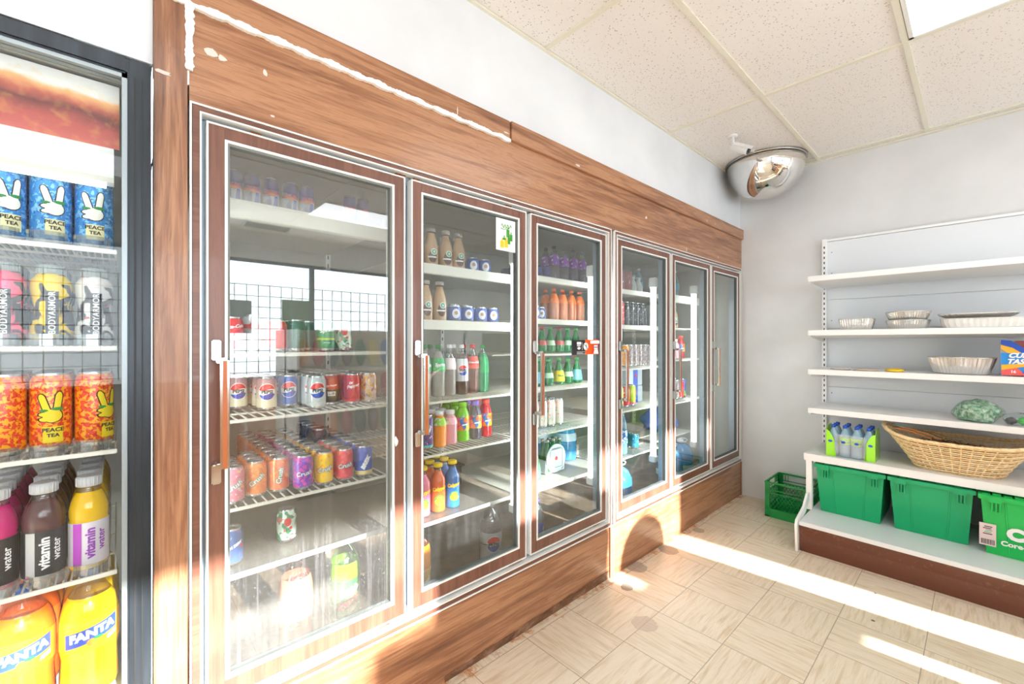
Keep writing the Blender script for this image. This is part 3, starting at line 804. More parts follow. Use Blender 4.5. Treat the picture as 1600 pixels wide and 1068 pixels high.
F1 = "leftmost door"
LD = ['leftmost', 'second', 'third', 'fourth', 'fifth', 'sixth', 'seventh']
for i, x in enumerate((.295, .352, .412, .476, .535, .700, .757)):
    row('slim_blue', x, 1.745, 1.797, 1, .056, 'blue and silver slim energy can', '%s can on the top shelf, %s' % (LD[i], F1), 'can', 'slim energy cans on the top shelf')
b = bmesh.new()
for x in (.266, .3235, .382, .444, .5055, .565, .62, .67, .7285, .786): box(b, x - .0006, x + .0006, 1.612, 2.2, 1.791, 1.832)
box(b, .266, .786, 1.610, 1.6115, 1.791, 1.825)
cpart('shelf_divider', b, CLEAR, 'clear plastic can dividers')
Z = 1.303
row('coke', .287, 1.713, Z, 2, .068, 'red cola can with white script', 'left end of second shelf', 'can', 'cans on the second shelf')
row('coke_silver', .359, 1.78, Z, 1, .068, 'plain silver cola can', 'second shelf beside the red script can', 'can', 'cans on the second shelf')
row('red_plain', .432, 1.755, Z, 2, .072, 'plain bright red can', 'second shelf behind a plastic divider', 'can', 'cans on the second shelf')
row('ginger', .503, 1.77, Z, 4, .068, 'dark green soda can', 'left dark green row, second shelf', 'can', 'cans on the second shelf')
row('ginger', .572, 1.85, Z, 3, .068, 'dark green soda can', 'right dark green row, second shelf', 'can', 'cans on the second shelf')
row('sprite', .602, 1.733 - .0, Z, 1, .068, 'bright green lemon soda can', 'second shelf, right half, ' + F1, 'can', 'cans on the second shelf')
row('sevenup', .677, 1.753, Z, 2, .068, 'pale and green soda can', 'right end of second shelf', 'can', 'cans on the second shelf')
Z = 1.094; G = 'cola cans on the third shelf of the leftmost door'
row('cola_beige', .325, 1.843, Z, 6, .068, 'beige cola can with roundel', 'leftmost beige row, third shelf', 'can', G)
row('cola_beige', .398, 1.747, Z, 7, .068, 'beige cola can with roundel', 'right-hand beige row, third shelf', 'can', G)
row('cola_blue', .478, 1.782, Z, 7, .068, 'blue cola can with roundel', 'blue row, third shelf', 'can', G)
row('cola_silver', .546, 1.671, Z, 8, .068, 'silver cola can with roundel', 'silver row, third shelf', 'can', G)
row('pepper_zero', .616, 1.723, Z, 7, .068, 'maroon and black soda can', 'third shelf, leftmost door', 'can', G)
row('pepper', .686, 1.690, Z, 6, .068, 'salmon-red soda can', 'third shelf, leftmost door', 'can', G)
row('rootbeer', .756, 1.690, Z, 6, .068, 'cream and orange soda can', 'right end of third shelf', 'can', G)
Z = .814; G = 'fruit soda cans on the fourth shelf of the leftmost door'
row('crush_pink', .279, 1.655, Z, 8, .068, 'pink fruit soda can', 'leftmost row, fourth shelf', 'can', G)
row('crush_orange', .350, 1.681, Z, 3, .068, 'pale orange fruit soda can', 'short row, fourth shelf', 'can', G)
row('crush_peach', .421, 1.681, Z, 9, .068, 'peach fruit soda can', 'third row, fourth shelf', 'can', G)
row('crush_grape', .493, 1.650, Z, 9, .068, 'purple fruit soda can', 'fourth row, fourth shelf', 'can', G)
row('crush_yellow', .566, 1.653, Z, 9, .068, 'yellow fruit soda can', 'fifth row, fourth shelf', 'can', G)
row('crush_red', .640, 1.650, Z, 4, .068, 'red fruit soda can', 'sixth row, fourth shelf', 'can', G)
row('tall_dark', .640, 1.925, Z, 4, .068, 'tall dark energy can', 'behind the red cans, fourth shelf', 'can', G)
row('tea_blue', .715, 1.645, Z, 8, .068, 'blue iced tea can', 'right end of fourth shelf', 'can', G)
row('dew_can', .284, 1.70, .598, 1, .068, 'blue-grey soda can', 'alone at the left of the fifth shelf, leftmost door', 'can', 'cans on the fifth shelf')
row('sevenup', .468, 1.76, .598, 1, .068, 'pale can with red patches', 'middle of the fifth shelf, leftmost door', 'can', 'cans on the fifth shelf')

# ---- bottles
def plain_band(name, rgb, cols=(), scale=50, bands=None): return splotch(name, rgb, list(cols), scale, .4, bands)
make_bottle('dew_2l', 'big', .057, .325, liquid_mat('lime_soda', (140, 205, 20), .235, (.75, .95, .5), .15), M('cap_green', (20, 140, 60), .4),
    (.03, .175, plain_band('dew_band', (60, 160, 70), [((20, 110, 60), .50), ((226, 232, 200), .56)], 18)),
    [('MTN', .030, .002, .128, 18, 0, .003, .3), ('DEW', .036, .004, .085, 18, 1, .003, .3)], [INKW, INKR])
row('dew_2l', .672, 1.72, .2375, 1, .1, 'large lime green soda bottle', 'on the cooler floor behind the leftmost door', 'bottle', 'large bottles on the cooler floor')
make_bottle('crush_2l', 'big', .057, .325, liquid_mat('peach_soda', (232, 150, 120), .25, (.9, .8, .75), .2), M('cap_pale', (220, 200, 190), .4),
    (.08, .175, plain_band('crush_band', (244, 178, 110), [((250, 210, 120), .55)], 20)), [('Crush', .036, 0, .115, 40, 0, .003, .1)], [INKW])
row('crush_2l', .484, 1.70, .2375, 1, .1, 'large peach-orange soda bottle', 'hazy behind the lower left of the leftmost door', 'bottle', 'large bottles on the cooler floor')

# second door
F2 = 'second door'
make_bottle('frap', 'frap', .034, .190, liquid_mat('milk_coffee', (206, 170, 134), .165, (.8, .7, .6), .03), M('cap_steel', (186, 180, 176), .3, .6), None,
    [(disc(.023, 20, .85, 1.3), .002, .054, 0), (disc(.0145), .007, .076, 3, .0003), (disc(.0118), .007, .076, 1, .0005), (disc(.004, 10, .8, 1.3), .007, .076, 3, .0007), ([(-.022, 0), (.018, 0), (.018, .007), (-.022, .007)], .0, .048, 2, .0005)], [M('ink_coffee', (104, 72, 60), .5), M('ink_seagreen', (110, 176, 150), .5), INKW, INKW], 'coffee_bottle')
make_can('espresso', .034, .082, splotch('blue_espresso_print', (44, 84, 170), [], bands=[(0, .012, (200, 206, 214))]), [(disc(.020, 18, .95, 1.15), 0, .042, 0), (disc(.009), 0, .045, 1, .0003)], [INKW, M('ink_tan', (190, 150, 130), .5)], 'coffee_can')
make_can('teal_tall', .033, .11, splotch('teal_print', (20, 120, 160), [((10, 90, 130), .55), ((160, 200, 210), .62)], 40), None, None, 'soda_can')
G = 'iced coffee bottles behind the second door'
for i, x in enumerate((.990, 1.066, 1.146, 1.219)):
    row('frap', x, 1.714, 1.675, 1, .07, 'tan coffee bottle with brown emblem', '%s on the top shelf, %s' % (LD[i], F2), 'bottle', G)
for i, x in enumerate((1.303, 1.380)):
    row('espresso', x, 1.714, 1.675, 1, .07, 'short blue coffee can', '%s on the top shelf, %s' % (('left', 'right')[i], F2), 'can', 'short blue coffee cans')
for i, x in enumerate((1.036, 1.112)):
    row('frap', x, 1.714, 1.433, 1, .07, 'tan coffee bottle', '%s on the second shelf, %s' % (('left', 'right')[i], F2), 'bottle', G)
for i, x in enumerate((1.195, 1.273, 1.355, 1.432)):
    row('espresso', x, 1.714, 1.433, 2, .07, 'short blue coffee can', '%s column, second shelf, %s' % (LD[i], F2), 'can', 'short blue coffee cans')
for i, x in enumerate((1.26, 1.34, 1.42)):
    for j in range(1):
        row('teal_tall', x, 1.93, 1.433 , 1, .07, 'teal can', '%s behind the short blue cans, %s' % (LD[i], F2), 'can', 'teal cans at the back of the second shelf')
make_bottle('water_clear', 'pet', .033, .235, liquid_mat('clear_water', (150, 200, 214), .21, (.75, .9, .93), .55), M('cap_white', (236, 236, 238), .4), (.075, .125, plain_band('water_band', (60, 160, 190))), None, None)
for i, (x, y) in enumerate(((1.30, 1.95), (1.37, 1.95), (1.36, 2.03))):
    row('water_clear', x, y, 1.675, 1, .07, 'clear water bottle with teal band', '%s behind the short blue cans, top shelf' % LD[i], 'bottle', 'water bottles at the back of the top shelf')
CAPW = M('cap_white', (236, 236, 238), .4); CAPG = M('cap_green', (20, 140, 60), .4)
def soda_pet(key, liq, lvl, cap, band, letters, lm, name='drink_bottle'):
    make_bottle(key, 'pet', .0332, .245, liquid_mat(key + '_liquid', liq, lvl, (.82, .88, .9), .25), cap, band, letters, lm, name)
soda_pet('pet_coke', (70, 34, 30), .20, M('cap_red', (200, 30, 40), .4), (.115, .175, plain_band('coke_band', (214, 40, 44))), [('Coca-Cola', .014, 0, .145, 0, 0, .0006, .3)], [INKW])
soda_pet('pet_sprite', (178, 176, 170), .215, CAPG, (.120, .180, plain_band('sprite_band', (40, 170, 100), [((120, 210, 90), .6)], 30)), [('Sprite', .022, .004, .150, 0, 0, .0010, .2)], [INKW])
soda_pet('pet_pale', (170, 160, 158), .16, CAPW, (.125, .180, plain_band('pale_band', (224, 206, 210), [((200, 120, 140), .64)], 30)), None, None)
r_ = make_bottle('pet_cola', 'pet', .0332, .245, liquid_mat('pet_cola_liquid', (90, 66, 58), .20, (.82, .88, .9), .25), CAPW, (.065, .175, cola_mat('cola_band', (206, 212, 214), (206, 212, 214), .118, .027)), [('PEPSI', .0165, 0, .118, 0, 0, .0007, 0)], [INKK])
soda_pet('pet_red', (110, 60, 52), .19, M('cap_red', (200, 30, 40), .4), (.125, .185, plain_band('red_band', (222, 60, 48))), [('Coca-Cola', .014, 0, .155, 0, 0, .0006, .3)], [INKW])
soda_pet('pet_green', (60, 150, 100), .20, CAPG, (.10, .18, plain_band('green_band', (40, 150, 90))), None, None)
G = 'soda bottles on the third shelf of the second door'
for key, x, y, n, d in (('pet_coke', .978, 1.735, 2, 'dark cola bottle with red band'), ('pet_sprite', 1.048, 1.745, 2, 'clear lemon soda bottle with green band'), ('pet_sprite', 1.118, 1.735, 2, 'right-hand lemon soda bottle, green band'),
                   ('pet_pale', 1.188, 1.745, 2, 'soda bottle with pale pink band'), ('pet_cola', 1.258, 1.740, 2, 'cola bottle with silver roundel band'), ('pet_red', 1.328, 1.745, 2, 'cola bottle with bright red band')):
    row(key, x, y, 1.083, n, .07, d, 'third shelf', 'bottle', G)
row('pet_red', 1.398, 1.83, 1.083, 1, .07, 'cola bottle with red band', 'set back at the right of the third shelf', 'bottle', G)
row('pet_green', 1.398, 1.75, 1.083, 1, .07, 'green-tinted soda bottle', 'right end of the third shelf, second door', 'bottle', G)
# fourth shelf of door 2
make_can('cyan_tall', .033, .157, splotch('cyan_print', (60, 200, 190), [((250, 150, 60), .62)], 30), None, None, 'energy_can')
make_can('purple_tall', .033, .157, splotch('purple_night_print', (92, 66, 130), [((40, 50, 90), .55), ((230, 200, 220), .64)], 40, bands=[(0, .022, (70, 200, 200))]), [('Alani', .018, .006, .09, 70, 0, .0008, .3)], [INKW], 'energy_can')
def juice(key, liq, lvl, cap, band, letters, lm, Hh=.178, R=.034):
    make_bottle(key, 'juice', R, Hh, liquid_mat(key + '_liquid', liq, lvl, (.9, .9, .88), .04), cap, band, letters, lm)
juice('j_orange', (244, 140, 20), .15, CAPW, (.100, .135, plain_band('lime_band', (150, 200, 60), [((240, 240, 220), .55)], 30)), None, None, .165)
juice('j_pink', (228, 160, 170), .15, CAPW, (.095, .125, plain_band('pink_band', (240, 180, 190), [((240, 240, 240), .55)], 30)), None, None, .160)
swirl = lambda a: plain_band(a, (240, 120, 30), [((40, 120, 190), .5), ((250, 200, 30), .58), ((220, 50, 150), .66)], 18)
juice('j_lime', (120, 200, 30), .165, M('cap_lime', (140, 210, 40), .4), (.055, .120, swirl('swirl_lime')), [([(-.012, -.002), (.018, .002), (.018, .009), (-.012, .005)], 0, .080, 0)], [INKW], .19)
juice('j_dark', (44, 40, 70), .165, M('cap_violet', (120, 90, 200), .4), (.055, .120, swirl('swirl_dark')), [([(-.012, -.002), (.018, .002), (.018, .009), (-.012, .005)], 0, .080, 0)], [INKW], .19)
juice('j_red', (200, 30, 40), .165, M('cap_coral', (240, 90, 80), .4), (.055, .120, swirl('swirl_red')), [([(-.012, -.002), (.018, .002), (.018, .009), (-.012, .005)], 0, .080, 0)], [INKW], .19)
G = 'drinks on the fourth shelf of the second door'
for key, x, y, n, d, c_ in (('cyan_tall', .968, 1.70, 1, 'tall cyan and orange energy can', 'can'), ('purple_tall', 1.038, 1.71, 2, 'tall purple energy can', 'can'), ('j_orange', 1.112, 1.715, 3, 'orange juice bottle with lime band', 'bottle'),
                   ('j_pink', 1.184, 1.73, 3, 'pale pink drink bottle', 'bottle'), ('j_lime', 1.260, 1.735, 3, 'lime green sports bottle', 'bottle'), ('j_dark', 1.338, 1.735, 3, 'dark sports bottle with violet cap', 'bottle'), ('j_red', 1.414, 1.745, 3, 'red sports bottle with coral cap', 'bottle')):
    row(key, x, y, .853, n, .071, d, 'fourth shelf', c_, G)
# calypso
def caly(key, liq):
    make_bottle(key, 'longneck', .034, .218, liquid_mat(key + '_liquid', liq, .185, (.85, .9, .9), .05), M('cap_yellow', (244, 214, 40), .4),
        None, [('Calypso', .0215, 0, .108, 8, 0, .0011, .1), (disc(.024, 20, 1, 1.0), 0, .056, 1), (disc(.021, 18, 1, .62), 0, .050, 2, .0003), (disc(.010, 12, 1.5, .6), 0, .068, 3, .0005)], [INKY, INKG, INKY, INKO])
caly('c_pink', (226, 110, 140)); caly('c_orange', (232, 106, 40)); caly('c_blue', (30, 110, 190))
G = 'lemonade bottles on the fifth shelf'
for key, x, n, d in (('c_pink', 1.014, 4, 'pink lemonade bottle, yellow cap'), ('c_orange', 1.095, 4, 'orange lemonade bottle, yellow cap'), ('c_blue', 1.175, 3, 'blue lemonade bottle, yellow cap')):
    row(key, x, 1.70, .562, n, .071, d, 'fifth shelf', 'bottle', G)
t = empty('plastic_tray', (1.27, 2.07, .562), 'black plastic tray at the back of the fifth shelf, second door', 'tray')
b = bmesh.new(); box(b, -.10, .10, -.15, .15, .0, .01); box(b, -.11, -.10, -.16, .16, 0, .11); box(b, .10, .11, -.16, .16, 0, .11); box(b, -.11, .11, -.16, -.15, 0, .11); box(b, -.11, .11, .15, .16, 0, .11)
link('tray_body', b, M('black_tray', (30, 30, 30), .4), t)
b = bmesh.new(); ring(b, -.125, .125, .105, .115, .004, -.17, .17); link('tray_rim', b, M('black_tray', (30, 30, 30), .4), t)
make_bottle('oj', 'big', .052, .285, liquid_mat('orange_juice', (246, 150, 20), .22, (.9, .85, .7), .05), M('cap_bright_green', (40, 190, 90), .4), (.03, .125, plain_band('oj_band', (250, 196, 80), [((240, 120, 40), .6), ((250, 240, 200), .55)], 25)), None, None)
row('oj', .975, 1.665, .2375, 1, .1, 'large orange juice bottle, green cap', 'cooler floor behind the second door', 'bottle', 'large bottles on the cooler floor')
make_bottle('pepsi_2l', 'big', .055, .300, liquid_mat('cola_low', (70, 44, 34), .225, (.7, .72, .72), .3), M('cap_grey', (190, 190, 192), .4), (.03, .170, cola_mat('cola_band_big', (190, 190, 190), (196, 196, 196), .115, .040)), [('PEPSI', .025, 0, .114, 0, 0, .0012, 0)], [INKK])
row('pepsi_2l', 1.375, 1.655, .2375, 1, .1, 'large cola bottle with silver roundel band', 'cooler floor at the right of the second door', 'bottle', 'large bottles on the cooler floor', rot=-.35)

# third door
F3 = 'third door'
make_bottle('purple_cap', 'pet', .0330, .24, liquid_mat('pc_liquid', (120, 104, 118), .17, (.8, .84, .86), .35), M('cap_dark', (60, 50, 70), .4), (.120, .185, plain_band('violet_band', (150, 80, 190), [((230, 210, 240), .58)], 35)), None, None)
make_bottle('orange_soda', 'pet', .033, .20, liquid_mat('os_liquid', (214, 130, 84), .17, (.85, .8, .75), .15), M('cap_orange', (246, 120, 40), .4), (.115, .170, plain_band('orange_band', (246, 120, 30), [((250, 190, 140), .6)], 30)), None, None)
make_bottle('perrier', 'drop', .034, .155, liquid_mat('green_glass', (30, 140, 80), .17, (.4, .85, .6), .3), M('cap_green2', (60, 170, 90), .4), (.045, .075, plain_band('green_paper', (190, 220, 190))), None, None)
make_bottle('perrier_red', 'drop', .034, .155, liquid_mat('green_glass', (30, 140, 80), .17), M('cap_red', (200, 30, 40), .4), (.045, .075, plain_band('red_paper', (200, 90, 90))), None, None)
make_bottle('perrier_y', 'drop', .036, .16, liquid_mat('green_glass', (30, 140, 80), .17), M('cap_green2', (60, 170, 90), .4), (.02, .085, plain_band('yellow_paper', (240, 214, 40))), [('Perrier', .014, 0, .055, 0, 0, .0008, 0)], [INKG])
make_bottle('perrier_b', 'drop', .036, .16, liquid_mat('green_glass', (30, 140, 80), .17), M('cap_green2', (60, 170, 90), .4), (.02, .085, plain_band('blue_paper', (130, 200, 220))), None, None)
for i, x in enumerate((1.93, 2.00 - .002, 2.07 - .004)[:2]): pass
G = 'drinks on the upper shelves of the third door'
for i, x in enumerate((1.99, 2.083, 2.175, 2.268)):
    row('purple_cap', x, 1.784, 1.693, 2, .071, 'bottle with violet band', '%s column, top shelf, third door' % LD[i], 'bottle', G)
row('teal_tall', 1.66, 1.72, 1.693, 1, .07, 'teal can', 'left end of the top shelf, third door', 'can', G)
t = empty('drink_tray', (1.82, 1.86, 1.693), 'low carton of dark blue cans on the top shelf, third door', 'carton')
b = bmesh.new(); box(b, -.11, .11, -.14, .14, 0, .035, 0, .003); link('carton', b, M('carton_mauve', (110, 90, 120), .7), t)
b = bmesh.new()
for i in range(3):
    for j in range(4):
        b2 = lathe(bmesh.new(), [(.0, .036), (.03, .036), (.03, .085), (.026, .092), (0.001, .092)], 14)
        for v in b2.verts: v.co += Vector((-.072 + .07 * i, -.10 + .067 * j, 0))
        me = bpy.data.meshes.new('x'); b2.to_mesh(me); b2.free(); b.from_mesh(me); bpy.data.meshes.remove(me)
link('can_cluster', b, M('navy_cans', (60, 70, 130), .3, .3), t)
for i, x in enumerate((1.955, 2.035, 2.120, 2.202)):
    row('orange_soda', x, 1.755, 1.463, 2, .07, 'orange soda bottle', '%s column, second shelf, third door' % LD[i], 'bottle', G)
row('espresso', 1.75, 1.72, 1.463, 2, .07, 'short blue can', 'left of the second shelf, third door', 'can', G)
row('espresso', 1.84, 1.76, 1.463, 2, .07, 'short blue coffee can', 'second column, third door', 'can', G)
G = 'green bottles behind the third door'
for i, (x, k) in enumerate(((1.80, 'perrier'), (1.875, 'perrier_red'), (1.950, 'perrier'), (2.031, 'perrier_red'), (2.111, 'perrier'), (2.195, 'perrier'))):
    row(k, x, 1.78, 1.275, 1, .07, 'green glass water bottle, %s cap' % ('red' if 'red' in k else 'green'), '%s on the raised third shelf' % LD[i], 'bottle', G)
for i, (x, k, d) in enumerate(((1.72, 'perrier', 'pale-band'), (1.80, 'perrier_b', 'pale-blue band'), (1.885, 'perrier', 'pale-band'), (1.98, 'perrier_y', 'yellow-label'), (2.065, 'perrier', 'plain'), (2.15, 'perrier_b', 'blue-label'))):
    row(k, x, 1.735, 1.083, 2, .075, '%s green water bottle' % d, '%s column, shelf below the sticker' % LD[i], 'bottle', G)
make_can('seltzer', .029, .157, splotch('pastel_print', (236, 230, 220), [((244, 170, 150), .57), ((120, 190, 150), .64)], 30), None, None, 'seltzer_can')
make_can('seltzer_b', .029, .157, splotch('rainbow_print', (240, 220, 120), [], bands=[(.03, .06, (90, 200, 140)), (.06, .16, (90, 110, 200))]), None, None, 'seltzer_can')
row('seltzer_b', 1.670, 1.70, .848, 2, .062, 'blue-to-yellow seltzer can', 'left end of the lower shelf, third door', 'can', 'seltzer cans behind the third door')
for i, x in enumerate((1.737, 1.806, 1.876, 1.946)):
    row('seltzer', x, 1.71, .848, 3, .064, 'tall pastel seltzer can', '%s column, third door' % LD[i], 'can', 'seltzer cans behind the third door')
make_bottle('jug', 'jug', .075, .272, liquid_mat('blue_jug', (60, 150, 205), .23, (.6, .85, .95), .25), CAPW, (.13, .18, plain_band('jug_band', (190, 220, 230))), None, None, 'water_jug')
for i, (x, y) in enumerate(((2.235, 1.90), (2.06, 2.00), (2.235, 2.08))):
    row('jug', x, y, .552, 1, .1, 'blue water jug', '%s behind the bottle carton, third door' % LD[i], 'bottle', 'blue water jugs at the back of the third door')
# bottle carrier
t = empty('bottle_carrier', (1.96, 1.78, .552), 'white carton carrier of green glass bottles behind the third door', 'carton')
b = bmesh.new(); box(b, -.085, .085, -.035, .045, 0, .08, 0, .004)
prism(b, [(math.cos(a) * .085, .085 + math.sin(a) * .085) for a in [2 * PI * i / 24 for i in range(24)]], 'y', -.042, -.036)
link('carton', b, M('carton_white', (214, 226, 232), .6), t)
b = flat_text([('SANPELLEGRINO', .011, 0, .145, 0, 0, .0003, 0)], 'y', -.043)
k = 20; prism(b, disc(.012, 16) and [(p[0], p[1] + .085) for p in disc(.012, 12)], 'y', -.0435, -.042, 1); ring(b, -.055, .055, .03, .14, .002, -.0432, -.042, 0)
link('lettering', b, [INKGR, INKR], t)
for i in range(3):
    for j in range(2):
        b = lathe(bmesh.new(), [(.022, .01), (.026, .02), (.026, .10), (.012, .15), (.0105, .185)], 14)
        for v in b.verts: v.co += Vector((-.055 + .055 * i, -.012 + .036 * j - .004, 0))
        o = link('bottle', b, liquid_mat('deep_green_glass', (30, 120, 50), .2, (.4, .8, .5), .2), t)
        b = lathe(bmesh.new(), [(.0125, .183), (.0125, .196), (.01, .199)], 12)
        for v in b.verts: v.co += Vector((-.055 + .055 * i, -.012 + .036 * j - .004, 0))
        link('cap', b, M('cap_steel', (186, 180, 176), .3, .6), o)
make_bottle('limecap', 'drop', .036, .21, liquid_mat('pale_green_glass', (110, 180, 130), .13, (.7, .9, .8), .4), M('cap_lime', (140, 210, 40), .4))
row('limecap', 1.765, 1.73, .552, 1, .1, 'pale green bottle with lime cap', 'left of the bottle carrier, third door', 'bottle', 'bottles low behind the third door')
make_bottle('purplewater', 'pet', .037, .235, liquid_mat('pw', (140, 150, 150), .2, (.8, .85, .88), .4), M('cap_indigo', (70, 60, 150), .4), (.05, .115, plain_band('indigo_band', (76, 80, 170), [((220, 225, 240), .64)], 40)), None, None)
row('purplewater', 1.712, 1.66, .2375, 1, .1, 'clear bottle with indigo band', 'alone on the cooler floor, third door', 'bottle', 'bottles low behind the third door')

# fourth door
F4 = 'fourth door'; G = 'drinks behind the fourth door'
t = empty('cup_sleeve', (2.803, 1.78, 1.688), 'clear sleeve of pink paper cups on the top shelf, fourth door', 'cups')
b = lathe(bmesh.new(), sum([[(.026, .01 + .011 * i), (.032, .02 + .011 * i)] for i in range(15)], []), 18); link('cup_stack', b, M('pink_cups', (236, 130, 130), .5), t)
b = lathe(bmesh.new(), [(.034, 0), (.036, .19), (.028, .215), (.01, .225)], 18); link('sleeve', b, CLEAR, t)
dup(t, (2.722, 1.79, 1.688), 0, 'left clear sleeve of pink paper cups, partly hidden by the fourth door frame')
make_bottle('pump', 'frap', .035, .15, M('milky_plastic', (222, 224, 220), .4), CAPW, None, None, None)
for i, x in enumerate((2.90, 2.98)): row('pump', x, 1.80, 1.688, 1, .1, 'milky white bottle', '%s on the top shelf, fourth door' % LD[i], 'bottle', G)
row('water_clear', 3.055, 1.84, 1.688, 1, .1, 'clear bottle with teal band', 'top shelf, fourth door, beside milky bottles', 'bottle', G)
make_can('mon_black', .033, .18, splotch('black_stripe_print', (36, 38, 44), [((200, 204, 210), .60)], 60), None, None, 'energy_can')
make_can('mon_red', .033, .18, splotch('red_stripe_print', (200, 40, 36), [((240, 240, 240), .60)], 60), None, None, 'energy_can')
row('mon_red', 2.640, 1.74, 1.450, 1, .1, 'tall red energy can', 'left of the black cans, fourth door', 'can', G)
for i, x in enumerate((2.713, 2.789, 2.865, 2.941)): row('mon_black', x, 1.74, 1.450, 2, .07, 'tall black energy can', '%s column, fourth door' % LD[i], 'can', G)
make_can('gold', .033, .157, splotch('gold_print', (226, 140, 50), [((250, 190, 80), .55)], 40), None, None, 'energy_can')
make_can('camo', .033, .157, splotch('camo_print', (150, 140, 140), [((90, 84, 90), .52), ((210, 170, 160), .6)], 60), None, None, 'energy_can')
row('gold', 2.665, 1.72, 1.164, 2, .07, 'tall orange-gold can', 'third shelf, fourth door', 'can', G)
for i, x in enumerate((2.745, 2.82, 2.895, 2.97)): row('camo', x, 1.73, 1.164, 2, .07, 'tall grey patterned can', '%s column, fourth door' % LD[i], 'can', G)
b = bmesh.new(); box(b, -.10, .10, -.08, .08, 0, .125, 0, .004); box(b, -.035, .03, -.0812, -.079, .0, .126, 1); box(b, -.01, .008, -.082, -.080, .06, .09, 2)
t = empty('drink_carton', (2.88, 1.84, .884), 'blue and silver boxed drink carton behind the fourth door', 'carton'); link('carton', b, [M('carton_silver', (190, 206, 214), .5), INKB, INKR], t)
dup(t, (2.88, 1.84, 1.012), .03, 'upper blue and silver drink carton, stacked on another, fourth door')
make_can('lime_t', .033, .15, splotch('lime_print', (180, 226, 40), [], bands=[(0, .03, (236, 120, 110))]), None, None, 'energy_can')
make_can('redt', .033, .15, splotch('scarlet_print', (226, 50, 46), [((240, 230, 220), .6)], 40), None, None, 'energy_can')
row('lime_t', 2.565, 1.70, .884, 1, .1, 'lime can', 'left of the scarlet can, fourth door', 'can', G)
row('redt', 2.642, 1.70, .884, 1, .1, 'scarlet can', 'between two lime cans, fourth door', 'can', G)
row('lime_t', 2.722, 1.70, .884, 1, .1, 'lime can', 'right of the scarlet can, fourth door', 'can', G)
make_bottle('tallwater', 'pet', .037, .31, liquid_mat('tw', (120, 170, 190), .27, (.8, .9, .95), .5), CAPW, (.08, .17, plain_band('blue_white_band', (60, 110, 200), [((230, 235, 240), .5)], 40)), None, None)
for i, x in enumerate((2.57, 2.655)): row('tallwater', x, 1.73, .544, 2, .08, 'tall clear water bottle', '%s column, fourth door' % LD[i], 'bottle', G)
row('teal_tall', 2.863, 1.76, .544, 2, .07, 'teal can', 'low at the right of the fourth door', 'can', G)
make_bottle('jug4', 'jug', .105, .27, liquid_mat('blue_jug4', (50, 140, 205), .24, (.6, .85, .95), .2), CAPW, (.03, .075, plain_band('jug_foot', (214, 232, 240))), None, None, 'water_jug')
def jug_handle(key):
    r = PROTO[key][0]; b = tube(bmesh.new(), [(.02 + .045 * math.cos(a), .0, .262 + .018 * math.sin(a)) for a in [2 * PI * i / 14 for i in range(14)]], .005, 6, 0, True); link('handle', b, CAPW, r)
jug_handle('jug4')
row('jug4', 2.56, 1.71, .2375, 1, .1, 'big blue water jug with white handle', 'floor behind the fourth door', 'bottle', 'big water jugs on the cooler floor')
# fifth door
F5 = 'fifth door'; G = 'drinks behind the fifth door'
row('jug4', 3.55, 1.74, .2375, 1, .1, 'big blue water jug, white loop handle', 'right side of the fifth door', 'bottle', 'big water jugs on the cooler floor')
row('jug4', 3.325, 1.72, .2375, 1, .1, 'big blue water jug, cut by the frame', 'left side of the fifth door', 'bottle', 'big water jugs on the cooler floor')
for i, x in enumerate((3.385, 3.462)): row('water_clear', x, 1.74, 1.703, 1, .1, 'clear bottle with teal band', '%s on the top shelf, fifth door' % LD[i], 'bottle', G)
row('frap', 3.48, 1.76, 1.455, 1, .1, 'tan coffee bottle', 'second shelf of the fifth door', 'bottle', G)
row('pump', 3.39, 1.76, 1.455, 1, .1, 'milky white bottle', 'second shelf of the fifth door', 'bottle', G)
row('j_pink', 3.42, 1.72, 1.204, 2, .07, 'pale pink drink bottle', 'third shelf, fifth door', 'bottle', G)
row('j_red', 3.52, 1.72, 1.204, 2, .07, 'red sports bottle', 'third shelf, fifth door', 'bottle', G)
row('camo', 3.384, 1.70, .872, 2, .07, 'tall grey patterned can', 'lower shelf, fifth door', 'can', G)
row('redt', 3.462, 1.70, .872, 2, .07, 'scarlet can', 'lower shelf, fifth door', 'can', G)
row('seltzer_b', 3.554, 1.72, .872, 2, .07, 'blue-to-yellow seltzer can', 'lower shelf, fifth door', 'can', G)
def blob(bm, c, r, seed=0, amp=.15, nx=14, ny=9, mi=0, flat=0.0):
    rnd = random.Random(seed); ph = [rnd.uniform(0, 6.28) for _ in range(8)]
    rows = []
    for j in range(ny + 1):
        th = PI * j / ny; rw = []
        for i in range(nx):
            a = 2 * PI * i / nx
            k = 1 + amp * (.5 * math.sin(3 * a + ph[0] + 2 * th) + .3 * math.sin(5 * th + ph[1] + a) + .3 * math.sin(7 * a + ph[2] - 3 * th))
            z = -math.cos(th) * k
            if z < -flat and flat: z = -flat
            rw.append(bm.verts.new((c[0] + r[0] * math.sin(th) * math.cos(a) * k, c[1] + r[1] * math.sin(th) * math.sin(a) * k, c[2] + r[2] * z)))
        rows.append(rw)
    for j in range(ny):
        for i in range(nx):
            f = bm.faces.new((rows[j][i], rows[j][(i + 1) % nx], rows[j + 1][(i + 1) % nx], rows[j + 1][i])); f.smooth = True; f.material_index = mi
    bmesh.ops.remove_doubles(bm, verts=bm.verts[:], dist=1e-5)
    return bm
b = blob(bmesh.new(), (0, 0, .08), (.15, .15, .10), 3, .3, 20, 12, 0, .78); t = empty('plastic_bag', (3.50, 1.92, .568), 'crumpled blue plastic bag low behind the fifth door', 'bag'); link('bag_body', b, M('blue_bag', (90, 120, 205), .35), t)

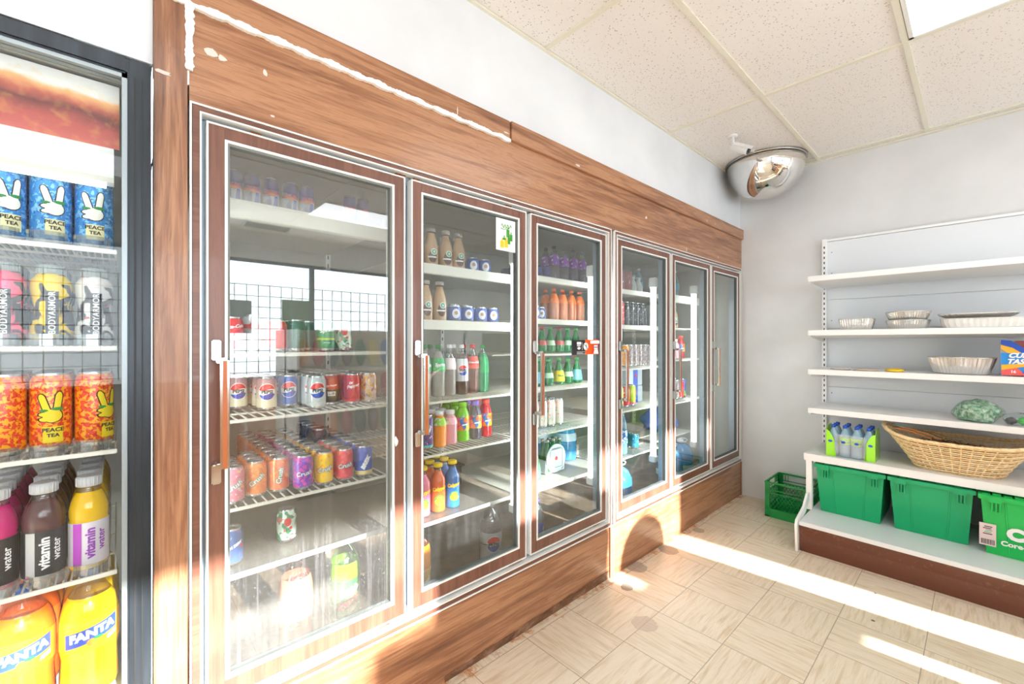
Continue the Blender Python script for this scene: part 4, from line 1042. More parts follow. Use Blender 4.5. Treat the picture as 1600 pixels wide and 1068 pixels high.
# ------------------------------------------------------------------ black drinks cooler on the left
bk = empty('drinks_fridge', (-.36, 1.75, 0), 'tall black drinks fridge with glass door at the left edge', 'fridge')
def mat_blackmetal():
    t = NT('black_metal'); o = t.obj(); n = t.noise(t.scale(o, (40, 40, 3)), 1, 3, .6)
    return t.pbr(t.ramp(n, [(.3, lin((28, 34, 40))), (.7, lin((46, 54, 62)))]), .32, .3)
BM = mat_blackmetal()
def bpart(name, bm, mats, parent=bk): return link(name, bm, mats, parent, parent is bk)
XA, XB = -.78, .062
b = bmesh.new()
box(b, XA, XB, 1.43, 2.15, 0, .30); box(b, XA, XB, 1.43, 2.15, 1.99, 2.03); box(b, XA, XA + .03, 1.43, 2.15, .30, 1.99); box(b, XB - .03, XB, 1.43, 2.15, .30, 1.99); box(b, XA, XB, 2.12, 2.15, .30, 1.99)
bpart('cabinet', b, BM)
b = bmesh.new(); box(b, XA + .03, XA + .036, 1.44, 2.12, .30, 1.99); box(b, XB - .036, XB - .03, 1.46, 2.12, .30, 1.99); box(b, XA + .03, XB - .03, 2.11, 2.12, .30, 1.99); box(b, XA + .03, XB - .03, 1.44, 2.12, 1.98, 1.99); box(b, XA + .03, XB - .03, 1.44, 2.12, .30, .44)
bpart('inner_liner', b, M('liner_grey', (206, 210, 210), .4))
b = bmesh.new()
# door frame with a bevelled inner edge
box(b, .018, XB, 1.385, 1.43, .12, 2.024, 0, .004); box(b, XA, .018, 1.385, 1.43, 1.985, 2.024, 0, .004); box(b, XA, XA + .045, 1.385, 1.43, .12, 1.985, 0, .004); box(b, XA, .018, 1.385, 1.43, .12, .30, 0, .004)
bd = bpart('fridge_door', b, BM)
b = bmesh.new(); box(b, .008, .018, 1.392, 1.425, .30, 1.985); box(b, XA + .045, .018, 1.392, 1.425, 1.975, 1.985); bpart('door_seal', b, M('seal_silver', (150, 160, 164), .35, .5), bd)
b = bmesh.new(); box(b, -.072, -.066 + .13, 1.389, 1.3905, 2.0255, 2.031); box(b, -.735, .008, 1.404, 1.409, .30, 1.975); bpart('glass_pane', b, GLASS_COOLER, bd)
b = bmesh.new(); box(b, .030, .034, 1.3835, 1.386, .14, 1.98); box(b, .044, .0465, 1.3835, 1.386, .14, 1.98); bpart('door_groove', b, M('groove_dark', (14, 16, 18), .5), bd)
# printed sign behind the glass (plain warm generic artwork) and lamp cover
def mat_sign():
    t = NT('sign_artwork'); o = t.obj(); x, y, z = t.xyz(o)
    n = t.noise(t.scale(o, (5, 1, 9)), 1, 4, .6, .8); n2 = t.noise(o, 40, 3, .6)
    v = t.math('ADD', z, t.math('MULTIPLY', t.math('SUBTRACT', n, .5), .06)); v = t.math('ADD', v, t.math('MULTIPLY', x, .10))
    c = t.ramp(t.step(v, 1.80, 1.96), [(0, lin((206, 100, 92))), (.30, lin((184, 78, 70))), (.5, lin((110, 44, 44))), (.62, lin((190, 90, 70))), (.75, lin((244, 180, 120))), (.80, lin((244, 242, 236))), (1, lin((246, 246, 244)))])
    return t.pbr(t.mix(t.math('MULTIPLY', t.step(n2, .5, .7), .25), c, lin((244, 190, 90))), .4)
b = bmesh.new(); box(b, -.735, .004, 1.445, 1.45, 1.815, 1.97); s_ = bpart('sign_panel', b, mat_sign())
b = bmesh.new(); prism(b, [(1.445, 1.815), (1.450, 1.745), (1.46, 1.735), (1.498, 1.735), (1.498, 1.815)], 'x', -.735, -.006); bpart('lamp_cover', b, M('lamp_cover_white', (234, 240, 238), .3))
def emis_strip():
    b = bmesh.new(); box(b, -.72, -.02, 1.462, 1.494, 1.727, 1.7345); return bpart('fridge_lamp', b, emis('fridge_lamp_glow', (.93, 1, 1), 3.0))
emis_strip()
for z in (1.571, 1.331, 1.074, .772):
    b = bmesh.new()
    box(b, -.735, .0, 1.462, 1.468, z - .012, z - .001, 0, .001)
    n = 56
    for i in range(n + 1): x = -.733 + .73 * i / n; box(b, x - .0016, x + .0016, 1.468, 2.08, z - .004, z)
    for y in (1.60, 1.75, 1.9, 2.06): box(b, -.735, .0, y - .003, y + .003, z - .009, z - .004)
    s = bpart('wire_shelf', b, WIRE)
    # clear front stops that hold each lane
    b = bmesh.new()
    for i in range(9):
        x = -.045 - .0765 * i
        pts = [(x + .036 * math.sin(a), 1.503 - .037 * math.cos(a) + .037 * 0) for a in [(-1.2 + 2.4 * k / 8) for k in range(9)]]
        for (p, q) in zip(pts, pts[1:]):
            v = [b.verts.new((p[0], p[1] - .002, z)), b.verts.new((q[0], q[1] - .002, z)), b.verts.new((q[0], q[1] - .002, z + .028)), b.verts.new((p[0], p[1] - .002, z + .028))]
            b.faces.new(v)
    o = link('front_stop', b, mat_glass('chrome_clear', (.75, .8, .82), .12, 4.0) if 'chrome_clear' not in bpy.data.materials else bpy.data.materials['chrome_clear'], s)
    sm = o.modifiers.new('thickness', 'SOLIDIFY'); sm.thickness = .0012

# tall tea cans: hand sign and name
def hand_pts():
    finger = lambda x, y, a, L, w_: [(x + math.cos(a) * t_ * L - math.sin(a) * s * w_, y + math.sin(a) * t_ * L + math.cos(a) * s * w_) for (t_, s) in ((0, -1), (.8, -1), (.95, -.6), (1, 0), (.95, .6), (.8, 1), (0, 1))]
    return finger
def tea_letters(hand, out, leaf, plate, word):
    F = hand_pts(); L = []
    for g, mi, lift in ((.0022, 1, 0), (0, 0, .0004)):
        L.append((disc(.0165 + g, 16, 1.0, .95), .003, .088, mi, lift))
        L.append((F(-.006, .10, 1.85, .042 + g, .0058 + g), 0, 0, mi, lift)); L.append((F(.010, .10, 1.45, .045 + g, .0058 + g), 0, 0, mi, lift))
        L.append((disc(.007 + g, 12, 1.5, .7), -.010, .092, mi, lift + .0001)); L.append((disc(.007 + g, 12, 1.5, .7), -.009, .080, mi, lift + .0001))
    L.append((disc(.008, 10, 1.4, .5), .012, .104, 2, .0008)); L.append((disc(.006, 10, 1.4, .5), -.012, .101, 2, .0008))
    L.append(([(-.017, 0), (.017, 0), (.017, .038), (-.017, .038)], .004, .024, 3, .0006))
    return L, [(word[0], .0125, .004, .054, 0, 1, .0004, 0), (word[1], .0115, .004, .041, 0, 1, .0004, 0)], [hand, out, leaf, plate]
def tea_can(key, mat, mats4, word):
    r = make_can(key, .0365, .190, mat, None, None, 'tea_can')
    L, T_, _ = tea_letters(0, 0, 0, 0, word)
    b = wrap_text(L, .0365, .0006); b2 = wrap_text(T_, .0365, .0018)
    me = bpy.data.meshes.new('x'); b2.to_mesh(me); b2.free(); b.from_mesh(me); bpy.data.meshes.remove(me)
    b.faces.ensure_lookup_table()
    link('artwork', b, mats4, r)
tea_can('tea_b', splotch('blue_doodle_print', (46, 140, 214), [((130, 200, 240), .52), ((20, 96, 180), .60), ((236, 244, 250), .72)], 75), [M('ink_cream', (248, 246, 236), .5), INKK, INKG, M('ink_paper', (244, 236, 180), .5)], ('PEACE', 'TEA'))
tea_can('tea_o', splotch('orange_doodle_print', (232, 70, 30), [((250, 170, 20), .48), ((206, 30, 30), .60)], 95), [M('ink_lemon', (240, 214, 30), .5), INKK, INKG, M('ink_lemon', (240, 214, 30), .5)], ('PEACE', 'TEA'))
FX = [-.195, -.119, -.043]; CN = ['left', 'middle', 'right']
def frow(key, xs, y, z, n, pitch, desc, shelf, cat, group, names=CN, rots=(0, 0, 0)):
    for i, x in enumerate(xs):
        for j in range(n):
            where = '%s lane, %s of the black fridge' % (names[i], shelf)
            lab = '%s, %s from the front, %s' % (desc, ORD[j] if j else 'first', where)
            place(key, x, y + j * pitch, z, lab, cat, group, rots[i] + (random.uniform(-.4, .4) if j else 0), j == 0)
frow('tea_b', FX, 1.5395, 1.572, 3, .0745, 'tall blue tea can', 'top shelf', 'can', 'tall blue tea cans', rots=(.35, .15, -.05))
frow('tea_o', FX, 1.5395, 1.0755, 3, .0745, 'tall orange tea can', 'third shelf', 'can', 'tall orange tea cans', rots=(-.7, .05, .75))
def armor(key, a, b_, c_, cap, extra):
    make_bottle(key, 'armor', .036, .195, splotch(key + '_body', (44, 44, 48), [(a, .46), (b_, .62)], 22, .35, bands=[(.148, .17, c_), (0, .012, (150, 160, 165))]), cap, None,
        [([(-.011, -.052), (.011, -.052), (.011, .052), (-.011, .052)], 0, .078, 1), ('BODYARMOR', .0165, .0, .078, 90, 0, .0003, 0)], [INKW, M('ink_charcoal', (26, 26, 30), .5)], 'sports_drink')
CLCAP = M('cap_smoke', (150, 160, 160), .2)
armor('ba_pink', (236, 90, 130), (240, 150, 170), (236, 90, 120), CLCAP, 0)
armor('ba_yellow', (240, 206, 20), (230, 170, 20), (240, 206, 20), CLCAP, 0)
armor('ba_white', (222, 222, 218), (226, 60, 70), (236, 230, 226), CLCAP, 0)
for key, x, d, nm in (('ba_pink', FX[0], 'pink and dark sports drink', 'left lane'), ('ba_yellow', FX[1], 'yellow and dark sports drink', 'middle lane'), ('ba_white', FX[2], 'white and red sports drink', 'right lane')):
    for j in range(3): place(key, x, 1.5395 + j * .074, 1.332, '%s, %s from the front, %s of the black fridge' % (d, ORD[j] if j else 'first', nm), 'bottle', 'sports drinks in the black fridge', .12, j == 0)
CAPT = M('cap_frost', (206, 208, 214), .35)
def vit(key, liq, a, b_, ink):
    make_bottle(key, 'vitamin', .0375, .228, liquid_mat(key + '_liquid', liq, .19, (.85, .85, .85), .08), CAPT,
        (.012, .118, splotch(key + '_band', a, [], 50, .45)), [([(-.030, 0), (-.012, 0), (-.012, .104), (-.030, .104)], -.004, .013, 1), ('vitamin', .026, .000, .066, 90, 0, .0010, 0), ('water', .022, .021, .070, 90, 0, .0004, 0)], [ink, M(key + '_block', b_, .5)], 'vitamin_drink')
vit('v_pink', (206, 40, 120), (40, 36, 40), (230, 40, 130), INKW)
vit('v_dark', (92, 60, 62), (44, 46, 50), (206, 206, 208), INKW)
vit('v_yellow', (244, 196, 0), (232, 226, 236), (190, 70, 200), INKP)
for key, x, d, nm in (('v_pink', -.209, 'magenta vitamin drink', 'left lane'), ('v_dark', -.131, 'dark red-brown vitamin drink', 'middle lane'), ('v_yellow', -.053, 'yellow vitamin drink', 'right lane')):
    for j in range(6): place(key, x, 1.5400 + j * .0765, .773, '%s, %s from the front, %s, fourth fridge shelf' % (d, ORD[j] if j else 'first', nm), 'bottle', 'vitamin drinks in the black fridge', .1 + (.0 if j == 0 else random.uniform(-.5, .5)), j == 0)
def fanta(key, liq, band, word):
    r = make_bottle(key, 'big', .056, .304, liquid_mat(key + '_liquid', liq, .246, (.97, .94, .84), .05), M('cap_blue', (30, 100, 200), .4),
        (.120, .195, splotch(key + '_band', band, [], 50, .4)), None, None, 'soda_bottle')
    lb = [c for c in r.children if c.name.startswith('label_band')][0]
    Rr = .0567
    b = wrap_text([([(-.052, -.016), (.052, .006), (.052, .042), (-.052, .020)], .0, .147, 1), (disc(.010, 12), .0, .140, 2, .0003), (disc(.006, 10, 1.6, .6), .012, .148, 3, .0005), ([(.030, -.018), (.052, -.012), (.052, -.002), (.030, -.008)], .0, .150, 0, .0002)], Rr, .0010)
    b2 = wrap_text([('FANTA', .027, .0, .163, 10, 0, .0016, .15)], Rr, .0022)
    me = bpy.data.meshes.new('x'); b2.to_mesh(me); b2.free(); b.from_mesh(me); bpy.data.meshes.remove(me)
    link('lettering', b, [INKW, M('ink_royal', (36, 70, 170), .5), INKO, INKG], lb)
fanta('f_orange', (246, 110, 20), (250, 140, 30), 0); fanta('f_yellow', (250, 206, 0), (250, 196, 20), 0)
for key, x, d, nm in (('f_orange', -.168, 'large orange soda bottle, blue cap', 'left'), ('f_yellow', -.052, 'large yellow soda bottle, blue cap', 'right')):
    for j in range(3): place(key, x, 1.556 + j * .118, .452, '%s, %s from the front, bottom fridge shelf' % (d, ORD[j] if j else 'first'), 'bottle', 'large soda bottles in the black fridge', .1, j == 0)
place('f_orange', -.286, 1.556, .452, 'large orange soda bottle at the far left of the bottom fridge shelf', 'bottle', 'large soda bottles in the black fridge', .1)

# ------------------------------------------------------------------ white shelving unit against the back wall
su = empty('shelving_unit', (3.65, .2, 0), 'white metal shelving unit with brown kick plate against the grey wall', 'shelf unit')
def spart(name, bm, mats, parent=su): return link(name, bm, mats, parent, parent is su)
SHW = M('shelf_white', (240, 240, 240), .35)
YL, YR = .822, -.42
BP = M('backing_white', (224, 228, 232), .45)
for (za, zb) in ((.19, .56), (.562, 1.0), (1.002, 1.44), (1.442, 1.66), (1.662, 2.105)):
    b = bmesh.new(); box(b, 4.018, 4.026, YR, YL - .006, za, zb, 0, .001); spart('back_panel', b, BP)
b = bmesh.new(); box(b, 4.010, 4.030, YR, YL, 2.108, 2.125, 0, .002); spart('top_rail', b, SHW)
for y in (YL - .012, YR + .012):
    b = bmesh.new(); box(b, 3.992, 4.028, y - .014, y + .014, 0, 2.125)
    for i in range(48): box(b, 3.9912, 3.994, y - .0035, y + .0035, .22 + i * .039, .238 + i * .039, 1)
    spart('upright', b, [SHW, BLACK])
b = bmesh.new()
for z in (2.02, 1.86, 1.50, .95): box(b, 4.0165, 4.019, .765, .771, z, z + .006)
spart('rivet', b, M('rivet_grey', (70, 70, 74), .5))
def flat_shelf(z, xf, lip=.036):
    b = bmesh.new(); box(b, xf, 3.992, YR, YL, z - .010, z, 0, .001); box(b, xf - .002, xf + .006, YR, YL, z - lip, z + .0005, 0, .002)
    prism(b, [(xf + .006, z - lip), (3.98, z - lip - .018), (3.98, z - lip - .014), (xf + .006, z - lip + .004)], 'y', YR + .004, YL - .004)
    s = spart('shelf', b, SHW)
    for y in (YL - .008, YR + .008):
        c = bmesh.new(); prism(c, [(xf + .02, z - .012), (3.992, z - .012), (3.992, z - .085), (xf + .02, z - .045)], 'y', y - .002, y + .002); spart('shelf_bracket', c, SHW, s)
for z, xf in ((1.80, 3.583), (1.422, 3.583), (1.149, 3.583), (.878, 3.583)): flat_shelf(z, xf)
b = bmesh.new(); box(b, 3.495, 3.992, YR, YL + .005, .560, .574, 0, .001); box(b, 3.493, 3.503, YR, YL + .005, .528, .5745, 0, .003); spart('shelf', b, SHW)
b = bmesh.new(); box(b, 3.498, 3.535, YL - .042, YL - .008, .192, .56, 0, .002); spart('leg', b, SHW)
b = bmesh.new(); box(b, 3.498, 3.535, YR + .008, YR + .042, .192, .56, 0, .002); spart('leg', b, SHW)
b = bmesh.new(); box(b, 3.235, 3.992, YR, .790, .176, .190, 0, .001); box(b, 3.225, 3.238, YR, .790, .165, .192, 0, .003); spart('base_deck', b, M('deck_grey_white', (222, 226, 230), .4))
for y in (.792, YR - .012):
    b = bmesh.new(); prism(b, [(3.21, 0), (3.195, .17), (3.21, .20), (3.37, .245), (3.455, .31), (3.50, .31), (3.50, .27), (3.40, .20), (3.245, .165), (3.245, 0)], 'y', y, y + .014); spart('end_bracket', b, SHW)
def mat_kick():
    t = NT('brown_kick'); o = t.obj(); n = t.noise(o, 30, 4, .7); z = t.xyz(o)[2]
    c = t.mix(t.math('MULTIPLY', t.step(n, .55, .7), t.step(z, .04, .17)), lin((98, 52, 34)), lin((132, 92, 72)))
    return t.pbr(c, .35, 0, .1)
b = bmesh.new(); prism(b, [(3.238, 0.001), (3.236, .10), (3.228, .165), (3.26, .165), (3.27, 0.001)], 'y', YR, .788); spart('kick_plate', b, mat_kick())

# ---- green totes
TOTE = M('tote_green', (0, 164, 104), .38); TOTE2 = M('tote_bright_green', (20, 184, 84), .38)
def tote(yc, label, mat, x0=3.545, x1=3.963, xt=3.512):
    t = empty('storage_tote', ((x0 + x1) / 2, yc, .191), label, 'storage bin', 'green totes under the shelf')
    w0, w1, zt = .155, .177, .318; cx_ = (x0 + x1) / 2; h0 = (x1 - x0) / 2; h1 = cx_ - xt
    b = bmesh.new()
    A = [b.verts.new((sx * h0, sy * w0, .0)) for sx, sy in ((-1, -1), (1, -1), (1, 1), (-1, 1))]
    B = [b.verts.new((sx * h1, sy * w1, zt)) for sx, sy in ((-1, -1), (1, -1), (1, 1), (-1, 1))]
    C = [b.verts.new((sx * (h1 - .008), sy * (w1 - .008), zt)) for sx, sy in ((-1, -1), (1, -1), (1, 1), (-1, 1))]
    Dd = [b.verts.new((sx * (h0 - .008), sy * (w0 - .008), .008)) for sx, sy in ((-1, -1), (1, -1), (1, 1), (-1, 1))]
    for P, Q in ((A, B), (B, C), (C, Dd)):
        for i in range(4): b.faces.new((P[i], P[(i + 1) % 4], Q[(i + 1) % 4], Q[i]))
    b.faces.new(list(reversed(A))); b.faces.new(Dd)
    bmesh.ops.recalc_face_normals(b, faces=b.faces)
    # recessed middle panel edges on the front face
    for s in (-1, 1):
        k0, k1 = .075 * s, .055 * s
        prism(b, [(k0 - .003, .33 * 0 + .012), (k0 + .003, .012), (k1 * 1.5 + .003, .29), (k1 * 1.5 - .003, .29)], 'x', -h0 - .008, -h0 + .004) if False else None
    body = link('tote_body', b, mat, t)
    b = bmesh.new(); f = lambda z: -(h0 + (h1 - h0) * z / zt)
    for s in (-1, 1):
        y0, y1 = .070 * s, .085 * s
        v = [b.verts.new((f(.01) - .003, y0, .01)), b.verts.new((f(.01) - .003, y0 + .005 * s, .01)), b.verts.new((f(.29) - .003, y1 + .005 * s, .29)), b.verts.new((f(.29) - .003, y1, .29)),
             b.verts.new((f(.01) + .004, y0 - .003 * s, .01)), b.verts.new((f(.01) + .004, y0 + .008 * s, .01)), b.verts.new((f(.29) + .004, y1 + .008 * s, .29)), b.verts.new((f(.29) + .004, y1 - .003 * s, .29))]
        for q in ((0, 1, 2, 3), (4, 5, 1, 0), (5, 6, 2, 1), (6, 7, 3, 2), (7, 4, 0, 3)): b.faces.new([v[i] for i in q])
    bmesh.ops.recalc_face_normals(b, faces=b.faces); link('side_rib', b, mat, t)
    # rolled rim with hinge lugs
    b = bmesh.new(); ring_w = .012
    box(b, -h1 - .012, -h1 + .004, -w1 - .010, w1 + .010, zt - .020, zt + .006, 0, .003); box(b, h1 - .004, h1 + .012, -w1 - .010, w1 + .010, zt - .020, zt + .006, 0, .003)
    box(b, -h1, h1, -w1 - .010, -w1 + .004, zt - .020, zt + .006, 0, .003); box(b, -h1, h1, w1 - .004, w1 + .010, zt - .020, zt + .006, 0, .003)
    link('tote_rim', b, mat, t)
    for s in (-1, 1):
        b = bmesh.new(); yy = .125 * s
        box(b, -h1 - .020, -h1 - .006, yy - .026, yy + .026, zt - .030, zt + .004, 0, .003)
        for q in (-.018, -.004, .010): box(b, -h1 - .018, -h1 - .002, yy + q - .0025, yy + q + .0025, zt - .078, zt - .03)
        box(b, -h1 - .016, -h1 - .004, yy - .020, yy + .014, zt - .082, zt - .076)
        link('latch', b, mat, t)
    b = bmesh.new(); n = 9
    for i in range(n): y = -w1 + .02 + (2 * w1 - .04) * i / (n - 1); box(b, -h1 + .01, h1 - .01, y - .016, y + .016, zt + .0005, zt + .008 + .004 * (i % 2), 0, .002)
    link('tote_lid', b, mat, t)
    return t
tote(.583, 'plain green tote at the left end under the shelf', TOTE)
tote(.203, 'plain green tote in the middle under the shelf', TOTE)
t3 = tote(-.177, 'green tote with white letters and a barcode label', TOTE2, 3.50, 3.95, 3.47)
# label and lettering on the third tote (front leans, so parts are tilted with it)
h0, h1 = .225, .255
b = bmesh.new(); box(b, -.001, .001, -.030, .032, -.062, .062, 0)
for i in range(14): box(b, -.0016, -.001, -.024 + i * .0036, -.024 + i * .0036 + (.0018 if i % 3 else .0026), -.054, -.026, 1)
for i in range(5): box(b, -.0016, -.001, -.016 + .004 * (i % 2), .018 - .005 * (i % 3), .002 + i * .010, .007 + i * .010, 2 if i in (1, 2) else 1)
o = link('barcode_label', b, [M('label_paper', (228, 206, 204), .6), M('barcode_ink', (60, 50, 52), .6), M('label_green', (120, 170, 140), .6)], t3); tilt = -math.atan2(.03, .318)
o.location = (-.225 - .0135 - .0035, .150, .105); o.rotation_euler = (0, tilt, 0)
b = flat_text([('C', .085, .0, .045, 0, 0, .006, 0), ('Core-Mark', .036, -.030, -.012, 0, 0, .0014, 0)], 'x', 0.0)
o = link('lettering', b, INKW, t3); o.location = (-.225 - .0105 - .0035, .050 + .002, .085); o.rotation_euler = (0, tilt, 0)

# ---- dark green milk crate
t = empty('milk_crate', (3.855, .985, 0), 'dark green plastic milk crate on the floor by the back wall', 'crate')
CRG = M('crate_green', (8, 142, 66), .4)
def crate_wall(axis, pos, w_, hh=.268):
    b = bmesh.new(); th = .006
    def bx(u0, u1, z0, z1, e=0): box(b, *( (pos - th / 2 - e, pos + th / 2 + e, u0, u1) if axis == 'x' else (u0, u1, pos - th / 2 - e, pos + th / 2 + e)), z0, z1)
    bx(-w_, w_, 0, .012); bx(-w_, w_, .060, .066); bx(-w_, w_, hh - .012, hh, .003); bx(-w_, w_, .205, .211)
    bx(-w_, w_, .012, .060, -.001); bx(-w_, w_, .180, .188)
    bx(-w_, -w_ + .03, .0, hh); bx(w_ - .03, w_, .0, hh)
    n = 12
    for i in range(n + 1):
        u = -w_ + .03 + (2 * w_ - .06) * i / n
        bx(u - .0018, u + .0018, .06, .066); 
        if abs(u) > .06: bx(u - .0018, u + .0018, .205, hh)
    m = 9; z0, z1 = .066, .180; du = (2 * w_ - .06) / m; hz = z1 - z0
    for i in range(-3, m + 1):
        for s in (1, -1):
            u0 = -w_ + .03 + du * i; u1 = u0 + du * 3.0
            a0, a1 = max(u0, -w_ + .03), min(u1, w_ - .03)
            if a1 - a0 < .005: continue
            q0, q1 = z0 + hz * (a0 - u0) / (u1 - u0), z0 + hz * (a1 - u0) / (u1 - u0)
            if s < 0: q0, q1 = z1 - (q0 - z0), z1 - (q1 - z0)
            P = (lambda u, z: (pos, u, z)) if axis == 'x' else (lambda u, z: (u, pos, z))
            tube(b, [P(a0, q0), P(a1, q1)], .0026, 5)
    return link('crate_side', b, CRG, t)
crate_wall('x', -.165, .140); crate_wall('x', .165, .140); crate_wall('y', -.140, .165); crate_wall('y', .140, .165)
b = bmesh.new(); box(b, -.162, .162, -.137, .137, .004, .010); link('crate_floor', b, CRG, t)

# ---- pack of small water bottles
t = empty('bottle_pack', (3.64, .580, .575), 'shrink-wrapped pack of small water bottles, lime green wrap', 'water bottles')
WB = liquid_mat('pack_water', (170, 205, 225), .20, (.85, .93, .97), .35); BC = M('cap_blue2', (30, 80, 190), .4)
for i in range(4):
    for j in range(3):
        p = Vector((-.062 + .062 * j, -.093 + .062 * i, 0))
        b = lathe(bmesh.new(), [(a * .0300, c * .205) for a, c in KINDS['pet'][0]], 16)
        for v in b.verts: v.co += p
        o = link('bottle', b, WB, t)
        b = lathe(bmesh.new(), [(.0125, .190), (.0125, .205), (.010, .208)], 12)
        for v in b.verts: v.co += p
        link('cap', b, BC, o)
        if j == 0 and i in (1, 2):
            b = lathe(bmesh.new(), [(.0310, .085), (.0310, .130)], 16, cap0=False, cap1=False)
            for v in b.verts: v.co += p
            link('band', b, splotch('pack_band', (170, 220, 60), [((40, 80, 180), .60)], 60), o)
b = bmesh.new(); LG = splotch('lime_wrap', (150, 226, 20), [((230, 250, 120), .62)], 20)
def wrap_side(b, s):
    pts = [(-.095, 0), (.095, 0), (.097, .10), (.085, .16), (.05, .20), (-.05, .20), (-.085, .16), (-.097, .10)]
    prism(b, pts, 'y', s * .1265, s * .1285)
for s in (1, -1):
    b = bmesh.new(); wrap_side(b, s); prism(b, [(s * .1285, 0), (s * .072, 0), (s * .080, .05), (s * .082, .10), (s * .094, .135), (s * .110, .165), (s * .1285, .175)], 'x', -.0985, -.0965); link('printed_wrap', b, LG, t)
b = bmesh.new(); box(b, -.0985, -.0965, -.085, .085, .002, .150); link('clear_wrap', b, CLEAR, t)
b = flat_text([('BRAND', .001, 0, 0, 0, 0, 0, 0)][:0], 'x', 0)
for yy in (.105, .035, -.035, -.105):
    b = bmesh.new(); prism(b, [(yy + math.cos(a) * .012, .10 + math.sin(a) * .008) for a in [2 * PI * i / 14 for i in range(14)]], 'x', -.1005, -.0992); link('logo_oval', b, INKB, t)

# ---- wicker basket with filler and ribbons
t = empty('wicker_basket', (3.70, .095, .575), 'light wicker basket with ribbons and straw on the lower shelf', 'basket')
WK = NT('wicker'); o_ = WK.obj(); WKM = WK.pbr(WK.ramp(WK.noise(o_, 60, 3), [(.35, lin((236, 198, 142))), (.6, lin((250, 226, 182)))]), .5)
WD = M('wicker_dark', (150, 100, 56), .6)
def rad(zf, a):
    rx = .135 + (.205 - .135) * zf ** .9; ry = .185 + (.325 - .185) * zf ** 1.1
    k = 1 / ((abs(math.cos(a)) ** 2.6 + abs(math.sin(a)) ** 2.6) ** (1 / 2.6))
    return rx * k * math.cos(a), ry * k * math.sin(a)
def ztop(a): return .175 + .060 * abs(math.sin(a)) ** 4
b = bmesh.new(); NS = 44
for r_ in range(15):
    zf = (r_ + .3) / 15; pts = []
    for i in range(NS * 2):
        a = 2 * PI * i / (NS * 2); x, y = rad(zf, a); ph = 1 if ((i // 1) + r_) % 2 else -1
        L = math.hypot(x, y); off = .0032 * (ph if i % 2 == 0 else -ph) * .9
        pts.append((x + x / L * off, y + y / L * off, zf * ztop(a)))
    tube(b, pts, .0044, 5, 0, True)
link('weave', b, WKM, t)
b = bmesh.new()
for i in range(NS):
    a = 2 * PI * (i + .5) / NS; pts = []
    for k in range(8): zf = k / 7; x, y = rad(zf, a); pts.append((x, y, zf * ztop(a) + .002))
    tube(b, pts, .0036, 5)
link('stake', b, WKM, t)['kind'] = 'stuff'
b = bmesh.new()
for s, rr in ((0, .007), (1, .007), (2, .006)):
    pts = []
    for i in range(80):
        a = 2 * PI * i / 80; x, y = rad(1.0, a); L = math.hypot(x, y); off = .004 + .006 * math.sin(i * .8 + s * 2.1)
        pts.append((x + x / L * off, y + y / L * off, ztop(a) + .004 * math.cos(i * .8 + s * 2.1) + .004))
    tube(b, pts, rr, 6, 0, True)
link('rim', b, WKM, t)
b = bmesh.new(); prism(b, [(lambda q: (q[0] * .99, q[1] * .99))(rad(0, 2 * PI * i / 32)) for i in range(32)], 'z', 0, .006); link('basket_floor', b, WD, t)
b = bmesh.new(); rnd = random.Random(5)
prism(b, [(lambda q: (q[0] * .84, q[1] * .86))(rad(.50, 2 * PI * i / 32)) for i in range(32)], 'z', .10, .125, 1)
for i in range(260):
    a = rnd.uniform(0, 2 * PI); q = rnd.uniform(0, .85) ** .5; x, y = rad(.8, a); x *= q * .60; y *= q * .70
    d = rnd.uniform(0, PI); L = rnd.uniform(.02, .05)
    tube(b, [(x - math.cos(d) * L, y - math.sin(d) * L, .128 + rnd.uniform(0, .012)), (x, y, .136 + rnd.uniform(0, .03)), (x + math.cos(d) * L, y + math.sin(d) * L, .128 + rnd.uniform(0, .012))], .0014, 4, 0 if i % 3 else 1)
st = link('straw_filler', b, [M('straw_brown', (150, 104, 66), .7), M('straw_dark', (96, 62, 40), .7)]); st.location = (3.70, .095, .575); st['kind'] = 'stuff'; tag(st, 'brown straw filler inside the wicker basket', 'straw')
for i, (y0, z0, y1, z1, col, nm) in enumerate(((.27, .228, .10, .165, (244, 130, 50), 'orange'), (.24, .232, .06, .185, (250, 150, 70), 'pale orange'), (.28, .238, .20, .215, (60, 190, 200), 'turquoise'), (.17, .222, .07, .150, (20, 110, 120), 'dark teal'), (.13, .215, .03, .150, (170, 120, 40), 'ochre'))):
    b = bmesh.new(); n = 8; x = -.12 + .021 * i
    for k in range(n):
        f0, f1 = k / n, (k + 1) / n; g = lambda f: (y0 + (y1 - y0) * f, z0 + (max(z1, .185) - z0) * f + .010 * math.sin(f * PI))
        (ya, za), (yb_, zb) = g(f0), g(f1)
        vv = [b.verts.new((x - .009, ya, za)), b.verts.new((x + .009, ya, za)), b.verts.new((x + .009, yb_, zb)), b.verts.new((x - .009, yb_, zb))]; b.faces.new(vv)
    o = link('ribbon', b, M('ribbon_' + nm.replace(' ', '_'), col, .35)); o.location = (3.70, .095, .575)
    sm = o.modifiers.new('thickness', 'SOLIDIFY'); sm.thickness = .0012
    tag(o, '%s ribbon draped over the left edge of the wicker basket' % nm, 'ribbon')

